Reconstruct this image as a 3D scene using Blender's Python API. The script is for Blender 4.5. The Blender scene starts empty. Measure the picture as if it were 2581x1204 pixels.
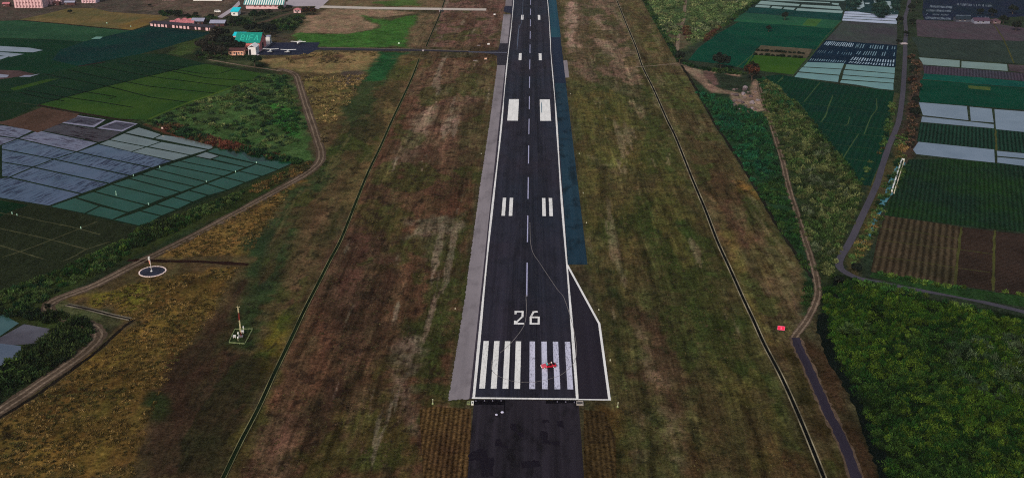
import bpy, bmesh, math, random
import numpy as np
from mathutils import Vector, Matrix
from mathutils.geometry import tessellate_polygon
R_ = math.radians
rng = np.random.default_rng(7); random.seed(7)
SC = bpy.context.scene; COL = SC.collection

# ---------------------------------------------------------------- camera
FPX, W0, H0 = 2622.5, 2581.0, 1204.0
PITCH = math.atan(1077.0/FPX); CAMH = 158.92; YAW = R_(1.079); OX, OY = -1.064, 264.37
cam = bpy.data.objects.new('camera', bpy.data.cameras.new('camera')); COL.objects.link(cam)
cam.data.sensor_width = 36.0; cam.data.lens = 36.0*FPX/W0
cam.data.clip_start = 1.0; cam.data.clip_end = 6000.0
cam.location = (-OX, -OY, CAMH); cam.rotation_euler = (math.pi/2-PITCH, 0, YAW)
SC.camera = cam
# ---------------------------------------------------------------- light
SUN_EL, SUN_AZ = R_(38), R_(205)
w = bpy.data.worlds.new("World"); SC.world = w; w.use_nodes = True
nt = w.node_tree; bg = nt.nodes['Background']
sky = nt.nodes.new('ShaderNodeTexSky'); sky.sky_type = 'NISHITA'; sky.sun_disc = False
sky.sun_elevation = SUN_EL; sky.sun_rotation = SUN_AZ; sky.air_density = 1.6; sky.dust_density = 4.0; sky.ozone_density = 1.0
nt.links.new(sky.outputs[0], bg.inputs[0]); bg.inputs[1].default_value = 0.080
sl = bpy.data.lights.new('sun', 'SUN'); sl.energy = 2.0; sl.angle = R_(10); sl.color = (1.0, 0.90, 0.80)
so = bpy.data.objects.new('sun', sl); COL.objects.link(so); so.location = (0, 0, 300)
sd = Vector((math.sin(SUN_AZ)*math.cos(SUN_EL), math.cos(SUN_AZ)*math.cos(SUN_EL), math.sin(SUN_EL)))
so.rotation_euler = sd.to_track_quat('Z', 'Y').to_euler()
SC.view_settings.view_transform = 'Standard'; SC.view_settings.look = 'None'
SC.cycles.use_denoising = False; SC.cycles.filter_width = 1.1
SC.view_settings.exposure = 0.0; SC.view_settings.gamma = 1.0
KEXP = (0.63, 0.625, 0.61)     # what a white, level surface reads as under this light

# ---------------------------------------------------------------- survey: points on the ground
REG = dict(V=(0,0,.99806), A=(0,0,3.963), B=(350,0,3.963), C=(0,250,3.005), D=(0,600,1.99), E=(550,600,1.99), F=(950,0,3.963),
           G=(1600,0,4.006), H=(2080,0,4.006), I=(1700,250,2.404), J=(1800,700,2.385), K=(1100,750,2.647), L=(0,40,5.99),
           M=(0,280,5.99), N=(340,300,5.99), O=(100,460,5.99), Q=(720,0,4.519), R=(1850,0,5.227), S=(2280,80,3.535),
           T=(2040,400,3.163), U=(1680,120,6.01), W=(470,60,7.156), X=(360,0,5.152), Y=(2280,0,8.558), a=(650,90,15.15),
           b=(1180,100,15.03), c=(1060,980,10.733), d=(1400,980,10.733), P=(0,0,1.0), e=(0,0,8.587), f=(2220,380,8.59))
CY, SY, CP, SP = math.cos(YAW), math.sin(YAW), math.cos(PITCH), math.sin(PITCH)
def at(reg, x, y, h=0.0):
    x0, y0, s = REG[reg]; x = x0+x/s; y = y0+y/s
    u = (x-W0/2)/FPX; v = (y-H0/2)/FPX
    dy = CP-v*SP; dz = -SP-v*CP; t = (h-CAMH)/dz
    X, Y = u*t, dy*t
    return (X*CY-Y*SY-OX, X*SY+Y*CY-OY)
def P(s):
    """'C 5,195 270,235' -> world points"""
    t = s.split(); return [at(t[0], *map(float, q.split(','))) for q in t[1:]]

def ang(s):
    a, b = P(s)[:2]; return math.pi/2-math.atan2(b[1]-a[1], b[0]-a[0])
def lin(c): return tuple(((v/255)/12.92 if v/255 <= .04045 else ((v/255+.055)/1.055)**2.4) for v in c)
def alb(c): return tuple(min(.92, l/k) for l, k in zip(lin(c), KEXP))

# ---------------------------------------------------------------- object helpers
def tag(o, label=None, cat=None, group=None, kind=None):
    if label: o['label'] = label
    if cat: o['category'] = cat
    if group: o['group'] = group
    if kind: o['kind'] = kind
    return o
def empty(name, loc, rz=0, **k):
    o = bpy.data.objects.new(name, None); COL.objects.link(o); o.location = loc; o.rotation_euler = (0, 0, rz); o.empty_display_size = .5
    return tag(o, **k)
def link_mesh(name, me, mat=None, parent=None, **k):
    o = bpy.data.objects.new(name, me); COL.objects.link(o)
    if mat: me.materials.append(mat)
    if parent: o.parent = parent
    return tag(o, **k)
def copy_tree(o, parent=None, loc=None, rz=None, sc=None, **k):
    c = o.copy(); COL.objects.link(c)
    if parent: c.parent = parent
    if loc is not None: c.location = loc
    if rz is not None: c.rotation_euler = (0, 0, rz)
    if sc is not None: c.scale = sc if hasattr(sc, '__len__') else (sc, sc, sc)
    for ch in list(o.children): copy_tree(ch, c)
    return tag(c, **k)
def np_mesh(name, V, F, cols=None, smooth=False):
    """V (n,3), F (m,3|4) arrays -> mesh, quick"""
    me = bpy.data.meshes.new(name); V = np.asarray(V, np.float32); F = np.asarray(F, np.int32)
    n, m, k = len(V), len(F), F.shape[1]
    me.vertices.add(n); me.vertices.foreach_set('co', V.ravel())
    me.loops.add(m*k); me.loops.foreach_set('vertex_index', F.ravel())
    me.polygons.add(m); me.polygons.foreach_set('loop_start', np.arange(0, m*k, k, dtype=np.int32))
    me.polygons.foreach_set('loop_total', np.full(m, k, np.int32))
    if smooth: me.polygons.foreach_set('use_smooth', np.ones(m, bool))
    me.update(calc_edges=True)
    if cols is not None:
        a = me.color_attributes.new('Col', 'FLOAT_COLOR', 'POINT')
        c4 = np.ones((n, 4), np.float32); c4[:, :cols.shape[1]] = cols; a.data.foreach_set('color', c4.ravel())
    return me
class MB:
    """collects boxes, tubes and lofts; build() links them as ONE mesh"""
    def __init__(s): s.v = []; s.f = []
    def add(s, vs, fs):
        n = len(s.v); s.v += [tuple(v) for v in vs]; s.f += [tuple(i+n for i in f) for f in fs]; return s
    def box(s, c, d, rz=0, rx=0, ry=0, taper=1.0):
        m = Matrix.Translation(c) @ Matrix.Rotation(rz, 4, 'Z') @ Matrix.Rotation(ry, 4, 'Y') @ Matrix.Rotation(rx, 4, 'X')
        vs = []
        for z in (-.5, .5):
            t = 1 if z < 0 else taper
            for x, y in ((-.5, -.5), (.5, -.5), (.5, .5), (-.5, .5)): vs.append(m @ Vector((x*d[0]*t, y*d[1]*t, z*d[2])))
        return s.add(vs, [(3,2,1,0), (4,5,6,7), (0,1,5,4), (1,2,6,5), (2,3,7,6), (3,0,4,7)])
    def loft(s, rings, cap=True, closed=True):
        n = len(rings[0]); vs = [p for r in rings for p in r]; fs = []
        for k in range(len(rings)-1):
            for i in range(n if closed else n-1):
                j = (i+1) % n; fs.append((k*n+i, k*n+j, (k+1)*n+j, (k+1)*n+i))
        if cap: fs += [tuple(range(n-1, -1, -1)), tuple((len(rings)-1)*n+i for i in range(n))]
        return s.add(vs, fs)
    def tube(s, a, b, ra, rb=None, n=10):
        a, b = Vector(a), Vector(b); rb = ra if rb is None else rb; q = (b-a).to_track_quat('Z', 'Y')
        return s.loft([[c+q @ Vector((math.cos(t)*r, math.sin(t)*r, 0)) for t in [2*math.pi*i/n for i in range(n)]] for c, r in ((a, ra), (b, rb))])
    def path(s, pts, rad, n=8):
        rings = []
        for i, p in enumerate(pts):
            d = Vector(pts[min(i+1, len(pts)-1)])-Vector(pts[max(i-1, 0)]); q = d.to_track_quat('Z', 'Y')
            rings.append([Vector(p)+q @ Vector((math.cos(t)*rad[i], math.sin(t)*rad[i], 0)) for t in [2*math.pi*k/n for k in range(n)]])
        return s.loft(rings)
    def poly(s, pts, z0, z1):
        """prism from a 2-D outline"""
        n = len(pts)
        return s.add([(x, y, z0) for x, y in pts]+[(x, y, z1) for x, y in pts],
                     [tuple(range(n-1, -1, -1)), tuple(range(n, 2*n))]+[(i, (i+1) % n, n+(i+1) % n, n+i) for i in range(n)])
    def build(s, name, mat, parent=None, bevel=0, smooth=False, **k):
        me = bpy.data.meshes.new(name); me.from_pydata(s.v, [], s.f); me.update()
        bm = bmesh.new(); bm.from_mesh(me); bmesh.ops.recalc_face_normals(bm, faces=bm.faces)
        if bevel: bmesh.ops.bevel(bm, geom=[e for e in bm.edges if len(e.link_faces) == 2 and e.calc_face_angle(0) > .5], offset=bevel, segments=2, affect='EDGES')
        if smooth:
            for f in bm.faces: f.smooth = True
        bm.to_mesh(me); bm.free()
        return link_mesh(name, me, mat, parent, **k)

# ---------------------------------------------------------------- materials
def new_mat(name, rough=.9, spec=.25):
    m = bpy.data.materials.new(name); m.use_nodes = True; nt = m.node_tree; b = nt.nodes['Principled BSDF']
    b.inputs['Roughness'].default_value = rough; b.inputs['Specular IOR Level'].default_value = spec
    return m, nt, b
def coord(nt, scale=(1, 1, 1), rot=0, obj=False):
    g = nt.nodes.new('ShaderNodeTexCoord') if obj else nt.nodes.new('ShaderNodeNewGeometry')
    mp = nt.nodes.new('ShaderNodeMapping'); mp.inputs['Scale'].default_value = scale; mp.inputs['Rotation'].default_value = (0, 0, rot)
    # rotate first, then scale
    r = nt.nodes.new('ShaderNodeVectorRotate'); r.inputs['Angle'].default_value = rot; mp.inputs['Rotation'].default_value = (0, 0, 0)
    nt.links.new(g.outputs['Object' if obj else 'Position'], r.inputs[0]); nt.links.new(r.outputs[0], mp.inputs[0]); return mp.outputs[0]
def noise(nt, sc, scale=(1, 1, 1), rot=0, detail=3, rough=.6, obj=False, dist=0):
    n = nt.nodes.new('ShaderNodeTexNoise'); n.inputs['Scale'].default_value = sc; n.inputs['Detail'].default_value = detail
    n.inputs['Roughness'].default_value = rough; n.inputs['Distortion'].default_value = dist
    nt.links.new(coord(nt, scale, rot, obj), n.inputs['Vector']); return n.outputs['Fac']
def rng_map(nt, fac, lo, hi, a=.3, b=.7):
    r = nt.nodes.new('ShaderNodeMapRange'); r.inputs[1].default_value = a; r.inputs[2].default_value = b
    r.inputs[3].default_value = lo; r.inputs[4].default_value = hi; nt.links.new(fac, r.inputs[0]); return r.outputs[0]
def mul(nt, col, fac):
    """colour * value"""
    m = nt.nodes.new('ShaderNodeVectorMath'); m.operation = 'SCALE'
    if isinstance(col, tuple): m.inputs[0].default_value = col[:3]
    else: nt.links.new(col, m.inputs[0])
    nt.links.new(fac, m.inputs['Scale']); return m.outputs[0]
def mix(nt, fac, a, b):
    m = nt.nodes.new('ShaderNodeMix'); m.data_type = 'RGBA'; m.clamp_factor = True
    if isinstance(fac, float): m.inputs[0].default_value = fac
    else: nt.links.new(fac, m.inputs[0])
    for v, s in ((a, m.inputs[6]), (b, m.inputs[7])):
        if isinstance(v, tuple): s.default_value = (*v[:3], 1)
        else: nt.links.new(v, s)
    return m.outputs[2]
def bump(nt, b, fac, strength, dist):
    n = nt.nodes.new('ShaderNodeBump'); n.inputs['Strength'].default_value = strength; n.inputs['Distance'].default_value = dist
    nt.links.new(fac, n.inputs['Height']); nt.links.new(n.outputs[0], b.inputs['Normal'])
def setc(nt, b, c): nt.links.new(c, b.inputs['Base Color'])
_mc = {}
def plain(rgb, rough=.7, spec=.3, var=.12, sc=1.5, metal=0, obj=True, name='paint'):
    k = (rgb, rough, spec, var, sc, metal, obj)
    if k in _mc: return _mc[k]
    m, nt, b = new_mat(name, rough, spec); b.inputs['Metallic'].default_value = metal
    setc(nt, b, mul(nt, alb(rgb), rng_map(nt, noise(nt, sc, obj=obj, detail=5), 1-var, 1+var))); _mc[k] = m; return m
def field(rgb, rgb2=None, rows=None, var=.25, name='crop', rowamt=.45, big=.03, bmp=.5):
    """planted or bare field: broad patches, fine clumps and, with rows=(angle, spacing), crop rows"""
    m, nt, b = new_mat(name, 1.0, .0); c = alb(rgb)
    n1 = noise(nt, big, detail=4, rough=.65); c = mix(nt, rng_map(nt, n1, 0, 1, .38, .62), c, alb(rgb2 or tuple(v*.75 for v in rgb)))
    n2 = noise(nt, .9, detail=4, rough=.75); c = mul(nt, c, rng_map(nt, n2, 1-var*1.6, 1+var*1.6))
    n3 = noise(nt, .25, (1, .3, 1), detail=2); c = mul(nt, c, rng_map(nt, n3, 1-var*.6, 1+var*.6))
    if rows:
        wv = nt.nodes.new('ShaderNodeTexWave'); wv.inputs['Scale'].default_value = .31416/rows[1]*1.0; wv.inputs['Distortion'].default_value = 1.2
        wv.inputs['Detail'].default_value = 2; wv.inputs['Detail Scale'].default_value = 1.5
        nt.links.new(coord(nt, (1, 1, 1), ang(rows[0]) if isinstance(rows[0], str) else rows[0]), wv.inputs[0]); c = mul(nt, c, rng_map(nt, wv.outputs['Fac'], 1-rowamt, 1+rowamt, .1, .9))
    m2 = nt.nodes.new('ShaderNodeVectorMath'); m2.operation = 'SCALE'; nt.links.new(c, m2.inputs[0]); m2.inputs['Scale'].default_value = .88; c = m2.outputs[0]
    setc(nt, b, c); bump(nt, b, n2, bmp, .4); return m
WREF = (.026, .032, .044)     # what the sky adds as a mirror image
def water(rgb, rgb2=None, streak=0, rot=0, rough=.12, name='water', amt=1.0, spec=.5):
    """shallow paddy water over mud"""
    if isinstance(rot, str): rot = ang(rot)
    sub = lambda q: tuple(max(.15*l, l-r_*spec*2)/k for l, r_, k in zip(lin(q), WREF, KEXP))
    m, nt, b = new_mat(name, rough, spec); c = sub(rgb)
    n1 = noise(nt, .06, detail=5, rough=.6); c = mix(nt, rng_map(nt, n1, 0, 1, .35, .65), c, sub(rgb2 or tuple(v*.85 for v in rgb)))
    n2 = noise(nt, 1.6, (1, 1, 1), detail=3); c = mul(nt, c, rng_map(nt, n2, .9, 1.1))
    if streak:
        s1 = noise(nt, .8, (1, .13, 1), rot, detail=3, rough=.7); s2 = noise(nt, .035, detail=2)
        mm = nt.nodes.new('ShaderNodeMath'); mm.operation = 'MULTIPLY'
        nt.links.new(rng_map(nt, s1, 0, 1, .5, .57), mm.inputs[0]); nt.links.new(rng_map(nt, s2, 0, streak, .4, .55), mm.inputs[1])
        c = mix(nt, mm.outputs[0], c, tuple(v*.3 for v in alb(rgb))); r = rng_map(nt, mm.outputs[0], rough, .9, 0, 1); nt.links.new(r, b.inputs['Roughness']); nt.links.new(rng_map(nt, mm.outputs[0], spec, .0, 0, .8), b.inputs['Specular IOR Level'])
    setc(nt, b, c); n4 = noise(nt, .7, detail=3); bump(nt, b, n4, .05, .1); return m
def asphalt(rgb, rgb2, lanes=.12, rot=0, rough=.85, name='asphalt', spots=0, rubber=False):
    m, nt, b = new_mat(name, rough, .06)
    l = noise(nt, .28, (1, .012, 1), rot, detail=3, rough=.7); p = noise(nt, .02, (1, .5, 1), rot, detail=4)
    c = mix(nt, rng_map(nt, p, 0, 1, .35, .65), alb(rgb), alb(rgb2)); c = mul(nt, c, rng_map(nt, l, 1-lanes*2, 1+lanes*2, .3, .7))
    f = noise(nt, 3.0, detail=4, rough=.8); c = mul(nt, c, rng_map(nt, f, .85, 1.15))
    if spots:
        s = noise(nt, .16, (1, .45, 1), rot, detail=5, rough=.6); c = mul(nt, c, rng_map(nt, s, 1-spots, 1.1, .36, .5))
    if rubber:      # tyre rubber along the middle and greyed aggregate towards the near end
        g = nt.nodes.new('ShaderNodeNewGeometry'); sx = nt.nodes.new('ShaderNodeSeparateXYZ'); nt.links.new(g.outputs['Position'], sx.inputs[0])
        ab = nt.nodes.new('ShaderNodeMath'); ab.operation = 'ABSOLUTE'; nt.links.new(sx.outputs[0], ab.inputs[0])
        ln = rng_map(nt, ab.outputs[0], 1, 0, 5.5, 8.5); ln2 = rng_map(nt, noise(nt, .5, (1, .01, 1), detail=4, rough=.8), 0, 1, .4, .62)
        q = nt.nodes.new('ShaderNodeMath'); q.operation = 'MULTIPLY'; nt.links.new(ln, q.inputs[0]); nt.links.new(ln2, q.inputs[1]); c = mul(nt, c, rng_map(nt, q.outputs[0], 1.08, .62, 0, 1))
    setc(nt, b, c); bump(nt, b, f, .15, .05); return m
def painted(rgb=(214, 208, 224), wear=.35, under=(36, 32, 44), name='line_paint', sc=.6):
    m, nt, b = new_mat(name, .6, .35)
    n = noise(nt, 2.2, (1, .35, 1), detail=6, rough=.75); n2 = noise(nt, .12, detail=2)
    c = mul(nt, alb(rgb), rng_map(nt, noise(nt, sc, (1, .2, 1), detail=5), .84, 1.08))
    mm = nt.nodes.new('ShaderNodeMath'); mm.operation = 'MULTIPLY'
    nt.links.new(rng_map(nt, n, 0, 1, .5, .72), mm.inputs[0]); nt.links.new(rng_map(nt, n2, wear*.3, wear*1.8, .35, .65), mm.inputs[1])
    setc(nt, b, mix(nt, mm.outputs[0], c, alb(under))); return m
def leafmat(name='leaves', rough=.75):
    m, nt, b = new_mat(name, rough, .03); a = nt.nodes.new('ShaderNodeAttribute'); a.attribute_name = 'Col'
    oi = nt.nodes.new('ShaderNodeObjectInfo')
    setc(nt, b, mul(nt, a.outputs['Color'], rng_map(nt, oi.outputs['Random'], .8, 1.2, 0, 1)))
    t = nt.nodes.new('ShaderNodeBsdfTranslucent'); ms = nt.nodes.new('ShaderNodeMixShader'); ms.inputs[0].default_value = .2
    nt.links.new(a.outputs['Color'], t.inputs[0]); out = nt.nodes['Material Output']
    nt.links.new(b.outputs[0], ms.inputs[1]); nt.links.new(t.outputs[0], ms.inputs[2]); nt.links.new(ms.outputs[0], out.inputs[0]); return m
LEAF = leafmat()

# ---------------------------------------------------------------- numpy noise and masks
def vnoise(x, y, seed=0):
    xi = np.floor(x).astype(np.int64); yi = np.floor(y).astype(np.int64); fx = x-xi; fy = y-yi
    fx = fx*fx*(3-2*fx); fy = fy*fy*(3-2*fy)
    def h(a, b):
        n = (a*374761393+b*668265263+seed*974634777) & 0x7fffffff; n = ((n ^ (n >> 13))*1274126177) & 0x7fffffff
        return ((n ^ (n >> 16)) & 0xffff)/65535.0
    return (h(xi, yi)*(1-fx)+h(xi+1, yi)*fx)*(1-fy)+(h(xi, yi+1)*(1-fx)+h(xi+1, yi+1)*fx)*fy
def fbm(x, y, seed=0, o=4):
    s = 0; a = .5; t = 0
    for i in range(o): s = s+a*vnoise(x*2**i, y*2**i, seed+i*17); t += a; a *= .55
    return s/t
def sdist(x, y, poly):
    """signed distance to polygon, positive inside"""
    p = np.array(poly); d = np.full(x.shape, 1e9); ins = np.zeros(x.shape, bool)
    for i in range(len(p)):
        a, b = p[i], p[(i+1) % len(p)]; e = b-a; L = max(e @ e, 1e-9)
        t = np.clip(((x-a[0])*e[0]+(y-a[1])*e[1])/L, 0, 1)
        d = np.minimum(d, (x-a[0]-t*e[0])**2+(y-a[1]-t*e[1])**2)
        c = (a[1] > y) != (b[1] > y)
        with np.errstate(divide='ignore', invalid='ignore'): ins ^= c & (x < (b[0]-a[0])*(y-a[1])/(b[1]-a[1]+1e-12)+a[0])
    return np.where(ins, 1, -1)*np.sqrt(d)
def inside(x, y, poly): return sdist(x, y, poly) > 0

# ---------------------------------------------------------------- ground sheet
NX, NY = 760, 620
yy = np.concatenate([np.linspace(-160, -60, 30), -60+(np.geomspace(1, 1+960/200., NY-60)-1)*200, np.geomspace(905, 2600, 30)])
k = np.linspace(-1, 1, NX); k = np.sign(k)*np.abs(k)**1.12
dist = np.maximum(yy+264, 120.0)
half = np.minimum(dist*.52, 520)+np.maximum(0, yy-700)*.6+40
GX = k[None, :]*half[:, None]; GY = np.repeat(yy[:, None], NX, 1)
x, y = GX.ravel(), GY.ravel()
wob = [(fbm(x*.05, y*.05, s)-.5) for s in (1, 2)]; wobf = (fbm(x*.22, y*.22, 3)-.5); wobs = fbm(x*.16, y*.014, 5, 5)-.5
C = np.zeros((len(x), 3)); C[:] = lin((56, 50, 38)); STREAK = np.ones(len(x))
def paint(poly, rgb, feather=2.5, amp=10, op=1.0, streak=None):
    p = P(poly) if isinstance(poly, str) else poly
    pa = np.array(p); m = 25
    sel = np.where((x > pa[:, 0].min()-m) & (x < pa[:, 0].max()+m) & (y > pa[:, 1].min()-m) & (y < pa[:, 1].max()+m))[0]
    if not len(sel): return
    d = sdist(x[sel], y[sel], p)+amp*(wob[0][sel]*1.2+wobf[sel]*.9+wobs[sel]*.8)
    a = np.clip(d/feather*.5+.5, 0, 1); a = (a*a*(3-2*a)*op)[:, None]
    C[sel] = C[sel]*(1-a)+np.array(lin(rgb))*a
    if streak is not None: STREAK[sel] = STREAK[sel]*(1-a[:, 0])+streak*a[:, 0]
# far and outer country first
paint('V -600,-200 800,-200 720,110 560,60 200,60 -600,60', (60, 52, 50), 8, 20, 1, 0)
paint('V 1600,-160 3200,-160 3200,1300 2240,1204 2050,760 1900,450 1700,150', (34, 42, 34), 5, 8, 1, 0)
paint('V -900,60 560,60 700,180 790,400 0,1050 -900,1300', (30, 38, 26), 5, 6, 1, 0)
# strip between the dirt road and the left drain
paint('V 740,140 1060,140 560,1204 0,1204 0,1050 240,880 340,800 150,760 740,460 800,400', (66, 55, 39), 3, 6, 1, .3)
paint('V 650,150 945,132 930,180 830,186 700,176', (102, 86, 62), 3, 8, 1, 0)
paint('V 780,195 920,200 850,300 820,350 790,250', (84, 74, 46), 3, 16, 1, 0)
paint('V 860,178 915,180 910,218 840,205', (62, 52, 50), 2, 10, 1, 0)
paint('V 945,128 1015,135 965,215 915,205', (26, 62, 36), 3, 8, 1, 0)
paint('V 895,210 965,205 930,300 870,390 800,480 770,450 850,330', (42, 50, 31), 4, 14)
paint('V 1010,140 1060,150 990,300 900,520 855,520 930,350', (82, 68, 47), 4, 10)
paint('V 745,455 705,520 630,640 440,652 390,640 560,556', (100, 76, 44), 2.5, 12, 1, 0)
paint('V 700,500 765,470 755,600 705,760 640,880 530,880 560,780 640,600', (42, 52, 32), 4, 14)
paint('V 560,820 660,815 655,880 540,885', (30, 40, 22), 3, 6, .8)
paint('V 640,560 700,540 690,700 640,760', (38, 50, 34), 5, 14, .8)
paint('V 770,520 860,520 800,650 740,780 700,770 750,600', (78, 62, 47), 4, 12)
paint('V 350,700 600,668 540,790 430,930 375,1060 330,1204 -60,1204 -60,1070 0,1055 245,890 345,810 215,755', (80, 63, 34), 2.5, 10, 1, 0)
paint('V 215,745 370,690 420,720 330,790', (88, 80, 34), 3, 12, 1, 0)
for s in ('V 440,700 540,690 530,715 450,725', 'V 250,930 340,920 330,945 240,950', 'V 60,1000 190,960 240,985 100,1020', 'V 230,1085 290,1080 300,1100 240,1105'):
    paint(s, (52, 40, 24), 3, 10, .8)
for s in ('V 60,1130 250,1110 260,1190 80,1195', 'V 120,960 260,880 300,900 160,985', 'V 330,840 450,770 470,800 370,870'):
    paint(s, (108, 84, 42), 4, 16, .6)
paint('V 600,690 640,700 560,860 640,890 700,850 720,880 580,1160 560,1204 350,1204 378,1000 440,900 540,790', (48, 36, 29), 3, 8, 1, .5)
paint('V 378,990 440,1000 420,1065 374,1055', (32, 42, 22), 3, 8, .8)
paint('V 690,780 745,795 700,900 630,1020 600,1100 620,1000 660,850', (76, 70, 28), 4, 10, .9)
# between left drain and runway
paint('V 1076,118 1124,-20 1272,-20 1255,120', (84, 62, 58), 3, 6)
paint('V 1060,150 1262,140 1225,300 1180,600 1130,1000 1190,1204 568,1204 740,850 990,300', (75, 53, 42), 1.5, 2)
paint('V 1065,155 1215,150 1150,400 1000,430 1035,225', (82, 62, 52), 4, 12)
paint('V 1180,155 1250,160 1215,420 1150,420 1170,250', (68, 60, 43), 4, 12)
paint('V 1130,215 1030,320 995,400 1010,432 1050,400 1080,300', (112, 94, 84), 3, 10, .8)
paint('V 1190,225 1150,260 1110,330 1130,320 1200,250', (104, 86, 78), 3, 8, .6)
paint('V 930,480 1020,500 1000,650 900,700 850,650', (60, 54, 33), 5, 16)
paint('V 880,560 960,600 900,800 820,830 800,760', (62, 45, 38), 5, 16)
paint('V 1185,430 1205,450 1150,850 1132,1000 1050,1010 990,900 1060,780 1120,640', (49, 50, 29), 4, 16)
paint('V 985,870 1045,850 1060,900 1020,950 1062,1100 1020,1090 985,980', (98, 84, 76), 3, 9, .85)
paint('V 1040,555 1165,535 1150,605 1090,650', (92, 82, 72), 3, 14, .8)
paint('V 640,1060 770,1030 720,1204 590,1204', (78, 59, 49), 4, 12)
paint('V 800,980 960,880 1050,1100 1050,1204 790,1204', (60, 53, 31), 4, 16)
paint('V 900,800 990,700 960,900 800,1080 750,1060', (58, 43, 35), 4, 16)
paint('V 560,1204 640,1030 700,930 720,940 650,1080 600,1204', (56, 54, 26), 3, 8, .8)
# right of the runway
paint('V 1405,-20 1548,-20 1620,165 1700,350 1870,750 2072,1204 1465,1204 1540,1000 1515,810 1478,665', (63, 60, 38), 1.5, 2)
paint('V 1415,-20 1550,-20 1600,130 1590,250 1440,180', (86, 70, 61), 5, 10)
paint('V 1425,5 1448,5 1452,130 1430,135', (122, 100, 93), 2.5, 7, .9)
paint('V 1490,30 1505,30 1540,140 1520,150', (112, 94, 84), 2.5, 9, .7)
paint('V 1565,140 1600,170 1625,310 1600,270', (104, 86, 74), 3, 8, .8)
paint('V 1450,250 1600,300 1660,420 1600,480 1480,450', (72, 69, 40), 5, 16)
paint('V 1500,480 1580,480 1640,650 1600,760 1520,700', (66, 58, 38), 5, 16)
paint('V 1590,480 1720,480 1830,750 1890,900 1900,1010 1750,900 1640,700', (50, 54, 29), 5, 18)
paint('V 1480,670 1560,690 1575,900 1548,1000 1530,850', (40, 43, 26), 4, 12)
paint('V 1575,780 1700,800 1760,950 1720,1100 1600,950', (62, 49, 38), 5, 16)
for s in ('V 1598,820 1642,850 1652,965 1608,900', 'V 1600,1040 1632,1040 1628,1165 1600,1165', 'V 1658,1030 1700,1050 1730,1185 1690,1150', 'V 1480,390 1540,410 1560,440 1500,430'):
    paint(s, (98, 84, 70), 3, 10, .7)
paint('V 1490,1020 1580,1030 1570,1204 1465,1204', (58, 46, 26), 3, 6, 1, 1)
paint('V 1750,940 1900,1010 2040,1204 1730,1204', (60, 47, 32), 4, 14)
# right of the right drain
paint('V 1550,-20 1600,-20 1712,162 1841,375 1950,558 2029,678 2040,780 1990,850 2010,880 2150,1204 2075,1204 1870,750 1700,350', (70, 61, 44), 1.5, 2)
paint('V 1640,175 1720,190 1770,270 1700,300', (64, 65, 40), 4, 10)
paint('V 1725,400 1860,470 1900,600 1840,640 1760,480', (76, 57, 46), 4, 14)
paint('V 1858,455 1925,488 1905,512 1860,482', (106, 80, 44), 2, 6, .9)
paint('V 1930,695 2005,705 1990,825 1945,790', (80, 66, 56), 3, 10, .9)
paint('V 1785,480 1800,480 1900,730 1950,870 1925,855 1850,690', (84, 73, 42), 2.5, 6, .8)
paint('V 1950,860 2000,880 2150,1204 2090,1204', (46, 40, 24), 3, 8)
paint('V 2010,860 2080,890 2210,1204 2150,1204 2060,960', (50, 38, 28), 3, 6, 1, .2)
# upper left airfield and compound
paint('X 0,0 1240,0 980,225 560,200 180,140 0,130', (72, 60, 56), 4, 10, 1, 0)
paint('X 1040,220 1880,140 2150,190 1950,430 1600,480 1000,400', (44, 48, 38), 4, 14, 1, 0)
paint('Q 260,190 500,100 1160,110 1500,150 1100,205 880,180 960,245 1065,285 1000,335 700,388 120,372', (106, 87, 75), 2.5, 8, 1, 0)
paint('Q 70,440 130,382 700,392 1000,340 1085,290 870,232 880,188 1180,225 1500,165 1500,240 1420,400 1390,540 375,542', (45, 76, 33), 3, 10, 1, 0)
paint('Q 1500,150 1745,180 1600,555 1385,530 1420,350 1520,250', (82, 68, 54), 3, 10)
paint('Q 545,-60 1800,-60 1780,95 430,66', (84, 70, 55), 3, 8, 1, 0)
paint('Q 1020,30 1480,-20 1560,70 1100,68', (54, 76, 36), 3, 9, .9)
paint('Q 330,600 1045,588 980,723 0,723 0,650', (104, 86, 62), 3, 8, 1, 0)
for s in ('Q 440,640 640,625 660,660 500,675', 'Q 0,650 200,640 330,655 100,680', 'Q 600,660 780,670 700,700'):
    paint(s, (66, 50, 40), 2, 8, .9)
paint('B 400,450 560,400 640,430 520,540 420,560 300,520', (44, 56, 30), 3, 8, 1, 0)
paint('B 700,600 1110,610 1150,680 900,650', (52, 56, 40), 2, 5, 1, 0)
# rough pastures under the scrub
paint('V 365,305 605,212 660,185 725,190 742,250 782,340 792,402 745,412 560,372 400,322', (50, 70, 40), 2.5, 8, 1, 0)
paint('V 680,260 745,270 750,345 690,330', (40, 84, 34), 4, 10, .8)
paint('V 365,312 560,368 760,412 770,422 540,378 380,326', (78, 42, 36), 1.5, 4, .8)
paint('V 700,190 742,250 750,300 735,260', (70, 64, 38), 2, 4, .7)
paint('V 1600,-60 1930,-60 1850,48 1755,108 1700,135 1650,57', (52, 64, 42), 3, 8, 1, 0)
paint('G 300,250 480,240 600,380 520,480 420,520 330,420', (72, 62, 52), 3, 6, .9)
paint('V 1740,205 1800,230 1930,290 1960,400 2010,570 2050,740 2025,790 2029,678 1950,558 1841,375 1790,297', (28, 48, 32), 2, 4, 1, 0)
paint('V 1960,215 2000,262 2090,370 2165,462 2180,480 2160,540 2105,650 2110,700 2070,720 2050,660 1990,470 1940,297 1905,200', (34, 44, 26), 2, 4, 1, 0)
paint('V 2180,470 2230,400 2260,330 2300,330 2290,420 2235,500 2190,620 2150,690 2120,660 2160,560', (58, 54, 36), 2, 6, 1, 0)
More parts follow.
